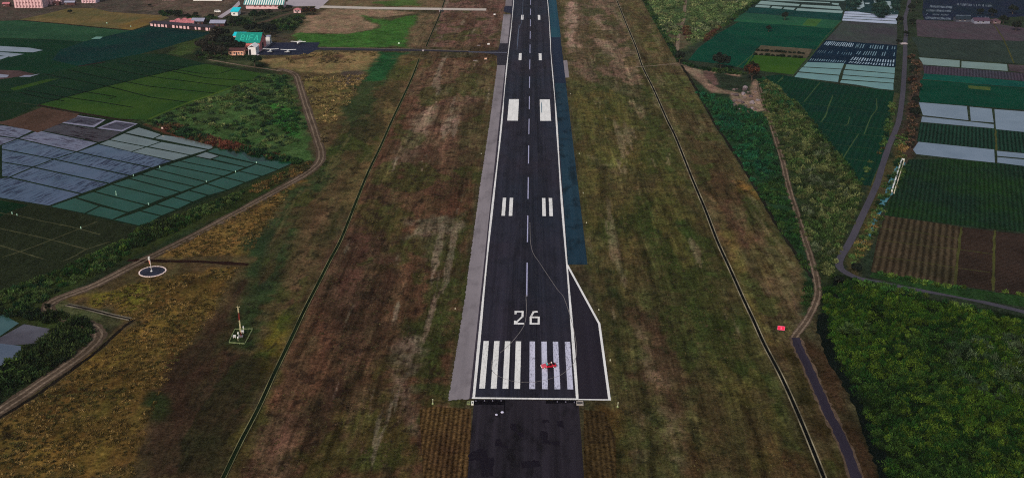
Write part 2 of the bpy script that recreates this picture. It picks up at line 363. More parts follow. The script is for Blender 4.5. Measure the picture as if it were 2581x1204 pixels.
paint('V 2300,150 2320,150 2310,380 2270,420 2255,380', (54, 44, 40), 2, 5, 1, 0)
paint('V 2235,235 2262,235 2240,360 2180,470 2165,465 2225,360', (54, 56, 40), 1.5, 3, 1, 0)
paint('V 2070,720 2110,690 2300,745 2600,800 2600,1240 2240,1240 2150,1010 2100,900 2064,820', (16, 26, 13), 2, 4, 1, 0)
paint('U 200,260 550,340 900,330 1120,400 1100,440 830,380 700,400 560,350 640,540 850,640 1300,720 1250,600 1330,480 1400,480 1480,950 1050,1000 980,700 680,680 520,540 380,430 250,330', (108, 90, 82), 1.2, 2, 1, 0)
paint('U 520,360 700,330 720,420 800,560 720,580 620,480', (82, 62, 62), 1.2, 2, 1, 0)
paint('U 0,150 150,150 200,280 30,260', (96, 80, 70), 2, 4, .9)
# vegetation band along the left dirt road
paint('V 790,405 740,412 620,470 480,530 350,570 250,630 150,690 0,740 0,800 110,830 0,1010 130,920 240,845 225,815 110,775 150,740 350,640 640,505', (38, 46, 24), 2, 4, 1, 0)
paint('V 110,770 180,800 240,825 300,810 250,790 160,760', (62, 64, 44), 2, 4, .9)
C *= (1+.95*(fbm(x*.11, y*.11, 31)-.5)+.9*STREAK*(fbm(x*.35, y*.02, 41, 5)-.5))[:, None]
def patches(poly, rgb, fx, fy, thr, seed, op, soft=.035):
    p = P(poly); d = sdist(x, y, p); n_ = fbm(x*fx, y*fy, seed, 6)
    a = np.clip((n_-thr)/soft, 0, 1)*np.clip(d/4, 0, 1)*op; C[:] = C*(1-a[:, None])+np.array(lin(rgb))*a[:, None]
S2 = 'V 1110,0 1262,0 1262,140 1225,300 1180,600 1130,1000 1190,1204 568,1204 740,850 990,300 1060,150'
S3 = 'V 1405,-20 1548,-20 1620,165 1700,350 1870,750 2072,1204 1465,1204 1540,1000 1515,810 1478,665'
S4 = 'V 1560,-20 1600,-20 1712,162 1841,375 1950,558 2029,678 2040,780 1990,850 2010,880 2150,1204 2075,1204 1870,750 1700,350'
S1 = 'V 1010,140 1060,150 990,300 560,1204 380,1204 540,860 640,690 700,520 850,330'
for q_ in (S2, S3, S4, S1):
    k_ = (S2, S3, S4, S1).index(q_)
    patches(q_, ((54, 39, 32), (44, 52, 26), (56, 48, 32), (34, 36, 22))[k_], .06, .022, .56, 200+k_, .65)
    patches(q_, ((80, 62, 49), (76, 68, 40), (78, 70, 44), (62, 52, 36))[k_], .10, .018, .58, 210+k_, .5)
    patches(q_, ((52, 56, 29), (60, 52, 36), (50, 58, 30), (50, 58, 28))[k_], .05, .03, .58, 220+k_, .65)
    patches(q_, ((108, 94, 86), (104, 92, 76), (96, 86, 66), (80, 72, 50))[k_], .2, .018, .68, 230+k_, .6)
    patches(q_, ((34, 25, 22), (36, 36, 24), (40, 32, 24), (26, 24, 18))[k_], .45, .28, .63, 240+k_, .7)
sg = np.random.default_rng(99)
for _ in range(420):        # mower and wheel streaks along the strips
    side = sg.random() < .5; y0 = sg.uniform(-80, 520); x0 = sg.uniform(-95, -27) if side else sg.uniform(30, 125); L_ = sg.uniform(12, 75); w_ = sg.uniform(.35, 1.3); sl0 = sg.normal(0, .03)
    m_ = np.where((y > y0) & (y < y0+L_) & (np.abs(x-x0-(y-y0)*sl0) < w_*2.5))[0]
    if len(m_):
        e_ = np.exp(-((x[m_]-x0-(y[m_]-y0)*sl0+.5*np.sin(y[m_]*.11))/w_)**2)*np.minimum(1, np.minimum(y[m_]-y0, y0+L_-y[m_])/6)*STREAK[m_]
        C[m_] *= (1+e_*sg.choice([-.4, .45, .3, -.3]))[:, None]
C *= (.74+.16*np.clip(y/500, 0, 1))[:, None]*np.array([.97, 1.0, .98])  # vignette put into the ground colour, darker towards the camera
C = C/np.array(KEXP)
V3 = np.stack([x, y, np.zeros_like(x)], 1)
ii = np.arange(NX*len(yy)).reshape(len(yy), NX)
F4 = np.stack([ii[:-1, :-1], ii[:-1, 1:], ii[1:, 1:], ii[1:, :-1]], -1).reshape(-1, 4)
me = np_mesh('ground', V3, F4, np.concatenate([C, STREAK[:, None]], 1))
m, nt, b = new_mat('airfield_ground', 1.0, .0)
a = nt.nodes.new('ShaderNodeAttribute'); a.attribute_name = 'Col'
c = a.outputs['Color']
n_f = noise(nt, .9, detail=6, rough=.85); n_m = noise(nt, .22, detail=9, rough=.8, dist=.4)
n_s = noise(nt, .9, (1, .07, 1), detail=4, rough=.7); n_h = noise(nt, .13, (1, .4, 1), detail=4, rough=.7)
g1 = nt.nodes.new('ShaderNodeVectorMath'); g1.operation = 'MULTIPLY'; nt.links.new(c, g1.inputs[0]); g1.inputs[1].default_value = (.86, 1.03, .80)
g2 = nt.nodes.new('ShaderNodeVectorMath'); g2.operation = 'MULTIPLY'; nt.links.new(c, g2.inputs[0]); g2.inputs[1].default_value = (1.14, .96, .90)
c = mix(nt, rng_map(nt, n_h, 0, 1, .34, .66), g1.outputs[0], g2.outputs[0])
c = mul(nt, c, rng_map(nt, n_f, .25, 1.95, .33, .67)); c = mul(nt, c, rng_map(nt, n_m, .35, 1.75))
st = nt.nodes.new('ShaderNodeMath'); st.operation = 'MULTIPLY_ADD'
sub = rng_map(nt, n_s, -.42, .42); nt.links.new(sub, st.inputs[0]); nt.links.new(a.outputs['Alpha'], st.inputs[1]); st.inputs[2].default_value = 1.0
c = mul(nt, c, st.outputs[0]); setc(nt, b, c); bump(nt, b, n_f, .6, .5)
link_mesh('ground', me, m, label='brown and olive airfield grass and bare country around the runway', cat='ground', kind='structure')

# ---------------------------------------------------------------- sheets on the ground
def signed_area(p): return .5*sum(p[i][0]*p[(i+1) % len(p)][1]-p[(i+1) % len(p)][0]*p[i][1] for i in range(len(p)))
def inset(p, d):
    if signed_area(p) < 0: p = p[::-1]
    out = []; n = len(p)
    for i in range(n):
        a, b, c = Vector(p[i-1]), Vector(p[i]), Vector(p[(i+1) % n]); e1 = (b-a).normalized(); e2 = (c-b).normalized()
        n1 = Vector((-e1.y, e1.x)); n2 = Vector((-e2.y, e2.x)); bis = n1+n2
        if bis.length < 1e-3: out.append(tuple(b+n1*d)); continue
        bis.normalize(); out.append(tuple(b+bis*min(d/max(bis.dot(n1), .3), 3*d)))
    return out
def rect(x0, x1, y0, y1): return [(x0, y0), (x1, y0), (x1, y1), (x0, y1)]
_layers = []
def layer(z, pts):
    """lowest height from z up that no overlapping sheet already lies on"""
    p = np.array([(q[0], q[1]) for q in pts]); lo, hi = p.min(0), p.max(0)
    while any(abs(z-l[0]) < .0036 and (lo < l[2]).all() and (hi > l[1]).all() for l in _layers): z += .0018
    _layers.append((z, lo, hi)); return z
def jag(p, amt):
    out = []
    for i in range(len(p)):
        a, b = Vector(p[i]), Vector(p[(i+1) % len(p)]); n = max(1, int((b-a).length/(amt*2.2)))
        for j in range(n):
            q = a.lerp(b, j/n); out.append((q.x+random.uniform(-amt, amt), q.y+random.uniform(-amt, amt)*1.5))
    return out
def sheet(name, polys, mat, z=.03, ins=0, rough_=0, **k):
    bm = bmesh.new(); k.setdefault('kind', 'structure')
    polys = [P(p) if isinstance(p, str) else p for p in polys]; z = layer(z, [q for p in polys for q in p])
    for p in polys:
        if isinstance(p, str): p = P(p)
        if signed_area(p) < 0: p = p[::-1]
        if ins: p = inset(p, ins)
        try:
            if rough_: p = jag(p, rough_)
            vs = [bm.verts.new((q[0], q[1], z)) for q in p]
            for t in tessellate_polygon([[Vector((q[0], q[1], 0)) for q in p]]):
                a, b_, c_ = (vs[i] for i in t); n_ = (b_.co-a.co).cross(c_.co-a.co).z
                if abs(n_) > 1e-7: bm.faces.new((a, b_, c_) if n_ > 0 else (a, c_, b_))
        except ValueError: pass
    me = bpy.data.meshes.new(name); bm.to_mesh(me); bm.free()
    return link_mesh(name, me, mat, **k)
def smooth_line(pts, n=6):
    out = []
    for i in range(len(pts)-1):
        p0, p1, p2, p3 = [Vector(pts[min(max(j, 0), len(pts)-1)]) for j in (i-1, i, i+1, i+2)]
        for t in [q/n for q in range(n)]:
            out.append(.5*((2*p1)+(-p0+p2)*t+(2*p0-5*p1+4*p2-p3)*t*t+(-p0+3*p1-3*p2+p3)*t**3))
    return [tuple(v) for v in out]+[tuple(pts[-1])]
def ribbon_pts(pts, w, off=0, wob_=0, seed=0):
    L, Rr = [], []
    for i, p in enumerate(pts):
        d = (Vector(pts[min(i+1, len(pts)-1)])-Vector(pts[max(i-1, 0)])).normalized(); nn = Vector((-d.y, d.x))
        ww = w[i] if hasattr(w, '__len__') else w
        r = random.Random(seed*1000+i)
        L.append(Vector(p)+nn*(ww/2+off+wob_*r.uniform(-1, 1))); Rr.append(Vector(p)+nn*(-ww/2+off+wob_*r.uniform(-1, 1)))
    return L, Rr
def ribbon(name, pts, w, mat, z=.05, off=0, sm=True, wob_=0, parent=None, seed=0, mb=None, **k):
    if isinstance(pts, str): pts = P(pts)
    if sm: pts = smooth_line(pts)
    z = layer(z, pts)
    L, Rr = ribbon_pts(pts, w, off, wob_, seed); n = len(pts)
    mm = mb or MB(); mm.add([(v.x, v.y, z) for v in Rr]+[(v.x, v.y, z) for v in L], [(i, i+1, n+i+1, n+i) for i in range(n-1)])
    if mb: return
    if parent is None: k.setdefault('kind', 'structure')
    return mm.build(name, mat, parent, **k)

# ---------------------------------------------------------------- runway
ASP = asphalt((33, 29, 37), (26, 30, 40), lanes=.2, name='runway_asphalt', spots=.22, rubber=True)
PAINT = painted(wear=.5); PAINTW = painted((172, 172, 190), wear=.95, name='worn_paint')
sheet('runway', [[(-15.75, -.7), (15.6, -.7), (15.6, 97.5), (16.0, 420), (16.6, 1400), (-15.2, 1400), (-15.2, 400), (-15.9, 300)]], ASP, .05,
      label='dark asphalt runway with white markings reaching to the top of the photo', cat='runway')
sheet('turn_pad_pavement', [[(15.6, -.7), (25.0, -.7), (24.9, 48), (15.6, 97.5)]], asphalt((31, 27, 35), (28, 26, 34), lanes=.1, name='pad_asphalt'), .052,
      label='black asphalt turning pad beside the runway end', cat='pavement')
# concrete shoulder, left, with the joint gap
CONC = asphalt((112, 106, 110), (95, 90, 94), lanes=.06, rough=.9, name='shoulder_concrete', spots=.16)
sheet('left_shoulder_pavement', [
    P('V 1128,1006 1191,1002 1217,760 1247,480 1266,300 1275,155 1252,155 1233,300 1206,480 1168,760'),
    P('F 1228,435 1320,435 1350,150 1265,145'), P('F 1282,62 1360,64 1366,-260 1312,-260')], CONC, .04, rough_=.22,
      label='pale concrete shoulder strip along the left runway edge', cat='pavement')
sheet('left_joint_pavement', [[(-15.75, -.7), (-15.75, 470), (-15.1, 1400), (-16.6, 1400), (-16.6, 470), (-16.4, -.7)]], asphalt((52, 46, 54), (40, 36, 46), name='joint_asphalt'), .046,
      label='dark grey asphalt joint between runway and concrete shoulder', cat='pavement')
TEAL = asphalt((23, 44, 55), (18, 36, 49), lanes=.12, name='teal_asphalt', spots=.5)
sheet('right_shoulder_pavement', [rect(15.6, 22.9, 97.5, 382)], TEAL, .04, label='blue green asphalt shoulder strip right of the runway', cat='pavement')
sheet('right_shoulder_patch_pavement', [rect(15.7, 23.0, 382, 526)], asphalt((24, 30, 46), (22, 34, 50), name='patch_asphalt'), .041, label='darker asphalt patch in the right shoulder strip', cat='pavement')
sheet('far_right_shoulder_pavement', [rect(15.9, 23.3, 526, 1400)], asphalt((24, 60, 70), (22, 50, 66), name='far_teal_asphalt'), .04, label='teal asphalt shoulder strip at the far right of the runway', cat='pavement')
sheet('shoulder_edge_pavement', [P('F 1862,605 1900,602 1922,775 1880,778')], CONC, .036, label='small pale concrete slab beside the right shoulder', cat='pavement')
sheet('stopway_pavement', [[(-14.4, -75), (15.3, -75), (15.5, -1.0), (-15.0, -1.0)]], asphalt((34, 30, 36), (27, 24, 30), lanes=.25, spots=.55, name='stopway_asphalt'), .045,
      label='patched black asphalt strip in front of the runway end', cat='pavement')
sheet('stopway_trench_pavement', [P('K 255,682 455,682 452,715 250,712'), P('K 730,682 935,682 935,702 730,706'), P('K 452,682 458,682 458,768 452,768')],
      plain((10, 8, 13), .9, .0, obj=False, name='black_strip'), .05, label='black strip of fresh asphalt under the runway end line', cat='pavement')
sheet('stopway_dark_patch_pavement', [P('K '+s) for s in (
    '495,845 530,840 535,880 500,885', '705,815 745,810 750,830 712,838', '690,890 740,885 745,960 835,960 825,985 700,965', '395,940 430,935 440,985 480,985 475,1010 395,985',
    '540,890 585,905 580,930 545,925', '215,1040 290,1005 340,1010 345,1075 385,1060 380,1190 300,1190 290,1080 215,1090', '560,1085 690,1085 695,1125 565,1130', '800,820 845,815 850,870 805,850')],
      plain((22, 19, 26), .95, .0, obj=False, name='bitumen_stain'), .055, rough_=.3, label='irregular black bitumen patches on the stopway', cat='pavement')
# markings: every marking group is one sheet of paint
sheet('threshold_marking', [rect(x0, x0+1.72, 5.2, 35.2) for x0 in (-13.8, -10.35, -6.85, -3.35)], PAINT, .075, label='four white threshold bars left of the centre line', cat='runway marking')
sheet('worn_threshold_marking', [rect(x0, x0+1.72, 5.2, 35.2) for x0 in (1.15, 4.95, 8.65, 12.5)], PAINTW, .075, label='four worn white threshold bars right of the centre line', cat='runway marking')
sheet('centre_line_marking', [rect(-.22, .22, 69.2+50*i, 98.8+50*i) for i in range(22)], painted((150, 150, 178), .3, name='centre_paint'), .075, label='broken white centre line of the runway', cat='runway marking')
sheet('aiming_point_marking', [rect(-12.1, -6.2, 295, 341.5), rect(6.2, 12.2, 295, 341.5)], painted((222, 214, 226), .1, name='clean_paint'), .075, label='two broad white aiming point blocks', cat='runway marking')
sheet('aiming_point_gap_marking', [rect(6.9, 7.4, 312, 334)], plain((90, 110, 120), obj=False), .085, label='thin grey streak on the right aiming point block', cat='runway marking')
sheet('touchdown_marking', [rect(a, a+b, 148.2, 170.4) for a, b in ((-11.2, 1.5), (-8.1, 1.5), (6.2, 1.5), (9.2, 1.5))], PAINT, .075, label='two pairs of white touchdown bars', cat='runway marking')
sheet('far_touchdown_marking', [rect(a, a+2, y0, y0+22) for a in (-7.8, 6.2) for y0 in (446.8, 597, 747)], PAINT, .075, label='single white touchdown bars further up the runway', cat='runway marking')
el = MB()
for xs, ww in ((-15.3, .75), (15.05, .75)):
    s = 1 if xs > 0 else -1
    pts = [(xs+s*.18*math.sin(t*.021+s)+(.25 if xs > 0 and t > 500 else 0), t) for t in range(0, 1400, 12)]
    wd = [max(.34, ww*(1 if q[1] < 330 else .62)*(1+.25*math.sin(q[1]*.05))) for q in pts]
    if xs < 0: wd = [v*(1.35 if 400 < q[1] < 520 else 1) for v, q in zip(wd, pts)]
    ribbon('', pts, wd, None, .075, sm=False, mb=el)
ribbon('', [(-15.68, -.25), (0, -.3), (15.4, -.35)], .85, None, .078, sm=False, mb=el)
el.build('edge_line_marking', painted((212, 206, 222), .45, name='edge_paint'), label='white painted lines along both runway edges and across its end', cat='runway marking', kind='structure')
el = MB(); ribbon('', [(15.2, 97), (24.4, 48.4)], .75, None, .072, sm=False, mb=el); ribbon('', [(24.45, 48.6), (24.6, -.3)], .75, None, .07, sm=False, mb=el); ribbon('', [(15.43, -.5), (24.97, -.55)], .6, None, .076, sm=False, mb=el)
el.build('pad_line_marking', painted((222, 216, 226), .1, name='pad_paint'), label='white line round the turning pad beside the runway end', cat='runway marking', kind='structure')
# the number
def stroke(mb, pts, w=.7, z=.075):
    for i in range(len(pts)-1):
        a, b = Vector(pts[i]), Vector(pts[i+1]); d = (b-a).normalized(); w_ = 1.15 if abs(d.x) > abs(d.y) else w; nn = Vector((-d.y, d.x))*w_/2; e = d*w/2
        q = [a-e-nn, b+e-nn, b+e+nn, a-e+nn]; zz = z+i*.002
        mb.add([(v.x, v.y, zz) for v in q], [(0, 1, 2, 3)])
el = MB(); stroke(el, [(-3.75, 55.2), (-3.75, 56.8), (-1.35, 56.8), (-1.35, 53.1), (-3.8, 47.8), (-1.15, 47.8)])
stroke(el, [(-3.8, 49.6), (-3.8, 48.4)])
el.build('runway_number_marking', PAINT, label='white painted digit 2 of the runway number 26', cat='runway marking', kind='structure')
el = MB(); stroke(el, [(3.5, 56.9), (2.4, 56.6), (1.45, 52.6), (1.45, 47.8), (4.15, 47.8), (4.15, 52.6), (1.9, 52.6)])
el.build('runway_number_marking', PAINT, label='white painted digit 6 of the runway number 26', cat='runway marking', kind='structure')
GUIDE = painted((112, 106, 104), .8, name='guide_paint')
el = MB()
ribbon('', P('V 1327,745')+P('K 598,-10 600,95 582,190 500,300 425,368'), .17, None, .09, mb=el)
ribbon('', P('K 372,415 366,455 375,490 410,520 500,555 620,565 720,550 830,515 905,450 930,400 935,350 925,260 900,150 850,0')+P('V 1400,725 1360,665 1337,625 1333,560'), .15, None, .09, mb=el)
el.build('guide_line_marking', GUIDE, label='thin faded turning guide loop painted on the runway end', cat='runway marking', kind='structure')
tm = MB()
for s in ('F 1460,0 1450,200 1415,300 1400,460', 'F 1420,250 1408,420 1398,500'):
    ribbon('', s, .35, None, .085, mb=tm)
tm.build('scuff_marking', painted((70, 78, 96), 1.2, name='scuff_paint'), label='faint grey scuffs along the runway surface', cat='runway marking', kind='structure')

# ---------------------------------------------------------------- taxiways, apron, roads
APR = asphalt((30, 32, 50), (26, 30, 46), lanes=.06, rot=1.57, name='apron_asphalt')
sheet('taxiway', [P('Q 380,545 1570,568 2210,588 2420,575 2440,497 2530,497 2520,745 2410,745 2405,640 2370,622 2210,602 1570,586 400,572')], asphalt((38, 35, 42), (32, 30, 38), rot=1.57, name='taxi_asphalt'), .038, label='narrow black asphalt taxiway from the apron to the runway', cat='taxiway')
sheet('taxiway_line_marking', [P('Q 2080,594 2520,598 2520,602 2080,598')], plain((110, 112, 130), obj=False), .06, label='thin pale guide line at the taxiway mouth', cat='taxiway marking')
sheet('taxiway_edge_marking', [P('Q 380,540 1570,562 2100,582 2100,586 1570,566 380,544')], plain((96, 86, 80), obj=False), .045, label='pale verge line along the black taxiway', cat='taxiway marking')
sheet('apron', [P('a 540,270 2360,265 2270,440 2330,470 2560,470 2560,520 2200,560 1860,740 130,740 -20,690 330,470')], APR, .042, label='black parking apron with three small white aircraft', cat='apron')
CON2 = plain((140, 132, 138), .9, .1, .1, .05, obj=False, name='pale_concrete')
sheet('concrete_apron', [P('Q 105,-60 560,-60 490,5 425,66 375,108 325,95 345,72 90,76 -20,50')], CON2, .03, label='pale grey concrete apron in front of the terminal hangars', cat='apron')
sheet('concrete_taxiway', [P('Q 425,66 1000,82 2285,100 2285,124 1000,108 380,92')], plain((156, 148, 140), .9, .1, .08, .05, obj=False, name='taxi_concrete'), .034, label='pale concrete taxiway crossing the far grass', cat='taxiway')
sheet('taxiway_mouth_pavement', [P('F 1275,65 1366,65 1360,145 1265,118')], asphalt((34, 32, 44), (30, 32, 48), name='mouth_asphalt'), .038, label='dark asphalt mouth of the far concrete taxiway', cat='pavement')
sheet('far_road', [P('X 1250,10 1160,100 965,225 1030,235 1180,140 1265,60')], CON2, .03, label='grey concrete road behind the metal roofed houses', cat='road')
sheet('hangar_forecourt_pavement', [P('W 1540,330 1380,470 1250,560 1290,575 1440,470 1570,345'), P('W 1320,370 1440,370 1540,330 1330,540 1290,545 1310,480')], CON2, .036, label='grey concrete forecourt between hangar and black apron', cat='pavement')
DIRT = field((76, 64, 54), (62, 52, 42), var=.3, name='dirt'); TRK = field((108, 94, 80), (88, 76, 64), var=.35, name='wheel_track')
lr = P('V 700,174 722,178 745,190 757,225 768,260 785,310 798,350 808,385 803,408 780,430 740,455 640,510 500,586 350,660 240,716 150,750 122,768 128,786 165,800 210,812 240,826 246,850 200,895 100,965 0,1032 -80,1085')
lrs = smooth_line(lr)
ribbon('dirt_road', lrs, 5.0, DIRT, .03, sm=False, wob_=.35, label='brown dirt road winding past the paddies on the left', cat='road')
for sgn, sd_ in ((1, 1), (-1, 2)):
    ribbon('wheel_track_path', lrs, .75, TRK, .045, off=0, sm=False, label='pale wheel track on the left dirt road, %s side' % ('paddy' if sgn > 0 else 'runway'), cat='wheel track') if False else None
tk = MB()
for o_ in (1.05, -1.05):
    L, Rr = ribbon_pts(lrs, .7, 0, .12, 5); n = len(lrs)
    pts = []
    for i, p in enumerate(lrs):
        d = (Vector(lrs[min(i+1, n-1)])-Vector(lrs[max(i-1, 0)])).normalized(); pts.append(Vector(p)+Vector((-d.y, d.x))*o_)
    ribbon('', pts, .75, None, .045, sm=False, wob_=.15, seed=9, mb=tk)
tk.build('dirt_road_track', TRK, label='pair of pale wheel tracks on the left dirt road', cat='road', kind='structure')
ribbon('field_path', 'B 700,598 860,625 1100,665 1280,690 1420,712', 1.8, TRK, .028, label='thin pale path south of the teal roofed hangar', cat='path')
ribbon('compound_road', 'B 1170,240 1300,205 1420,160 1540,130', 5, DIRT, .028, label='brown dirt road through the far compound', cat='road')
rr = smooth_line(P('V 1907,205 1914,237 1925,270 1935,297 1966,396 1983,466 2016,574 2045,666 2055,710 2056,745 2035,796 2005,838 1997,850'))
ribbon('dirt_track', rr, 2.9, DIRT, .03, sm=False, wob_=.3, label='brown dirt track through the scrub on the right', cat='track')
tk = MB()
for o_ in (.78, -.78):
    pts = []
    for i, p in enumerate(rr):
        d = (Vector(rr[min(i+1, len(rr)-1)])-Vector(rr[max(i-1, 0)])).normalized(); pts.append(Vector(p)+Vector((-d.y, d.x))*o_)
    ribbon('', pts, .62, None, .045, sm=False, wob_=.12, seed=3, mb=tk)
tk.build('dirt_track_ruts', TRK, label='pair of pale ruts on the right dirt track', cat='track', kind='structure')
ribbon('asphalt_path', 'V 2001,849 2012,880 2030,915 2050,962 2068,1003 2085,1040 2106,1080 2131,1134 2160,1220', [2.8]*49, asphalt((42, 37, 48), (34, 30, 40), name='path_asphalt'), .05, wob_=.22, label='narrow worn asphalt path beside the green thicket', cat='path')
ribbon('asphalt_path_verge', 'V 2001,849 2012,880 2030,915 2050,962 2068,1003 2085,1040 2106,1080 2131,1134 2160,1220', [4.0]*49, field((86, 72, 60), (70, 58, 48), name='verge'), .03, wob_=.45, seed=4, label='pale crumbling verges of the asphalt path', cat='verge')
ribbon('crossing_path', 'V 1598,169 1640,166 1700,161 1735,168', 1.6, TRK, .04, label='pale footpath crossing the right hand drain', cat='path')
ribbon('paved_road', 'V 2290,-10 2284,20 2277,45 2279,80 2277,110 2277,140 2275,175 2272,225 2268,260 2262,300 2250,335 2237,365 2220,416 2203,470 2170,541 2141,604 2118,641 2111,664 2120,680 2158,699 2220,712 2303,728 2440,752 2620,795', [2.9]*120+[2.6]*40,
       asphalt((60, 57, 65), (52, 51, 59), lanes=.05, name='road_asphalt'), .05, wob_=.08, label='grey paved country road curving through the fields', cat='road')
ribbon('upper_track', 'G 515,-10 505,80 500,180 470,260 450,330 435,430 425,540', 2.6, TRK, .03, label='pale footpath through the upper scrub', cat='path')
BANK = field((84, 82, 56), (66, 66, 44), name='bank')
# ---------------------------------------------------------------- flooded paddies, left
def line_cells(a, b):
    """pairs of points of rows between two bunds -> quads"""
    out = []
    for i in range(len(a)-1): out.append([a[i], b[i], b[i+1], a[i+1]])
    return out
bun = field((20, 34, 20), (16, 28, 18), name='bund_grass')
sheet('paddy_ground', [P('C 0,190 290,232 440,178 585,115 800,150 1050,183 1235,265 1620,350 1700,360 2255,470 1985,590 1230,890 1080,970 850,920 370,815 0,755')], bun, .02, label='dark grassy bunds between the flooded paddies', cat='paddy bund')
WB = water((74, 84, 108), (62, 76, 98), streak=.9, rot='M 1650,1030 1760,980', name='blue_water')
blue = ['C 5,378 5,350 135,300 580,400 410,455', 'C 5,378 410,455 250,515 5,475', 'C 5,475 250,515 70,592 5,585',
        'C 745,340 1310,468 1150,520 580,400', 'C 580,400 1150,520 985,580 410,455', 'C 410,455 985,580 830,640 250,515',
        'C 250,515 830,640 620,718 70,592', 'C -60,600 70,592 620,718 370,810 -60,740', 'C -300,300 5,378 5,475 -300,400', 'C -300,400 5,475 5,585 -300,520']
sheet('blue_paddy_water', blue, WB, .035, ins=.62, label='blue grey flooded paddies with dark streaks of stubble', cat='paddy water')
sheet('streaky_paddy_water', ['C 290,235 745,330 580,400 135,300', 'C -60,186 270,232 135,298 -60,273', 'C -60,275 135,300 5,350 -60,370'],
      water((104, 104, 126), (84, 86, 108), streak=1.3, rot='M 480,330 1400,480', name='streaky_water'), .035, ins=.6, label='pale streaky flooded paddies below the brown field', cat='paddy water')
sheet('paddy_mud', ['C 440,180 720,222 925,250 820,310 745,328 295,236'], water((50, 42, 52), (40, 32, 40), spec=.2, streak=1.0, rot='M 480,330 1400,480', rough=.3, name='wet_mud'), .035, ins=.5, label='dark wet mud paddy beside the brown field', cat='paddy mud')
sheet('ring_paddy_water', ['C 580,120 808,155 715,218 432,178', 'C 872,158 1052,185 925,250 722,222'], water((126, 120, 142), (100, 96, 120), name='ring_water'), .034, ins=.5, label='pale water rings round two muddy paddies', cat='paddy water')
sheet('ring_paddy_mud', ['C 585,128 790,158 705,202 460,172', 'C 880,170 1035,190 922,236 755,216'], water((58, 54, 70), (48, 42, 56), spec=.2, streak=.8, rot='M 480,330 1400,480', rough=.3, name='ring_mud'), .045, ins=.4, label='purple brown mud inside the two ringed paddies', cat='paddy mud')
sheet('grey_paddy_water', ['C 940,255 1050,212 1120,232 1228,268 1160,300', 'C 825,308 940,258 1222,322 1110,362', 'C 745,340 825,308 1110,362 990,400', 'C 990,400 1110,362 1445,425 1310,467',
                           'C 1115,360 1222,322 1580,385 1445,425', 'C 1165,298 1228,270 1380,290 1620,352 1615,372 1580,383', 'C 1470,432 1560,398 1665,430 1590,455'],
      water((96, 108, 112), (88, 96, 100), name='grey_water'), .035, ins=.55, label='grey reflecting paddies beside the reddish bank', cat='paddy water')
D3p = P('C 1560,398 1470,432 1360,468 1265,497 1165,530 1065,570 975,600 845,645 710,700 570,745 370,815')
D4p = P('C 1940,490 1865,517 1775,552 1690,585 1572,630 1480,665 1370,705 1255,745 1115,805 970,860 850,915')
D4q = P('C 1940,490 1810,545 1690,590 1560,640 1430,690 1310,740 1180,795 1060,845 850,915')
D5p = P('C 2110,535 1985,585 1860,632 1725,690 1580,730 1460,780 1345,835 1225,885 1080,968')
cells = line_cells(D3p, D4p); cells[0] = [P('C 1665,430')[0], D4p[0], D4p[1], P('C 1600,455')[0]]
last = cells.pop(); mA, mB = P('C 758,808')[0], P('C 640,868')[0]
cells += [[last[0], mA, mB, last[3]], [mA, last[1], last[2], mB]]
WG = water((27, 62, 52), (23, 54, 40), name='green_water', spec=.14)
sheet('green_paddy_water', cells+line_cells(D4q, D5p)+[P('C 1620,372 1700,364 2250,472 2110,535 1940,490 1560,398')], WG, .035, ins=.58, label='green flooded paddies with young rice by the dirt road', cat='paddy water')
sheet('dark_paddy_water', [P('C 1700,364 1830,380 1960,430 2240,470 2100,470 1900,470 1820,400 1790,440 1720,400')], water((20, 44, 36), (14, 34, 28), name='dark_water', spec=.15), .045, label='dark green water under the scrub bank', cat='paddy water')
# dark crop field below with pale paths
FD = field((30, 36, 22), (24, 30, 18), var=.4, name='dark_crop')
sheet('dark_crop_field', [P('V -260,430 0,500 125,518 360,575 330,592 248,640 150,692 0,745 -300,880')], FD, .024, label='dark green crop field below the flooded paddies', cat='crop field')
sheet('dark_green_field', [P('V -260,430 0,504 72,516 30,530 0,545 -260,600')], field((10, 36, 18), (8, 30, 16), name='deep_green'), .03, label='small deep green plot left of the crop field', cat='crop field')
el = MB()
for s in ('C -200,820 5,862 130,880 330,925 550,970 760,1025', 'C -200,940 5,980 180,1018 390,1065 660,1138', 'C -200,1080 5,1110 150,1155 330,1210', 'C 20,1195 150,1155 390,1065 590,985 740,925', 'C 480,1225 560,1190 660,1135 830,1080'):
    ribbon('', s, .7, None, .04, wob_=.15, mb=el)
el.build('field_path', field((62, 62, 42), (52, 54, 36), name='bund_path'), label='thin pale footpaths crossing the dark crop field', cat='path', kind='structure')
sheet('pond_water', ['D -120,345 0,372 100,425 5,490 -120,540'], water((66, 88, 92), (58, 80, 86), name='pond_a'), .03, ins=.3, label='small teal pond at the left edge beside the bushes', cat='pond')
sheet('pond_water', ['D -120,545 0,495 120,428 290,458 245,525 110,535'], water((84, 84, 94), (58, 54, 60), name='pond_b'), .03, ins=.3, label='grey muddy pond between the two other ponds', cat='pond')
sheet('pond_water', ['D -120,545 0,525 110,538 110,588 0,642 -120,700'], water((84, 92, 108), (74, 84, 100), name='pond_c'), .03, ins=.3, label='blue grey pond nearest the banana plants', cat='pond')
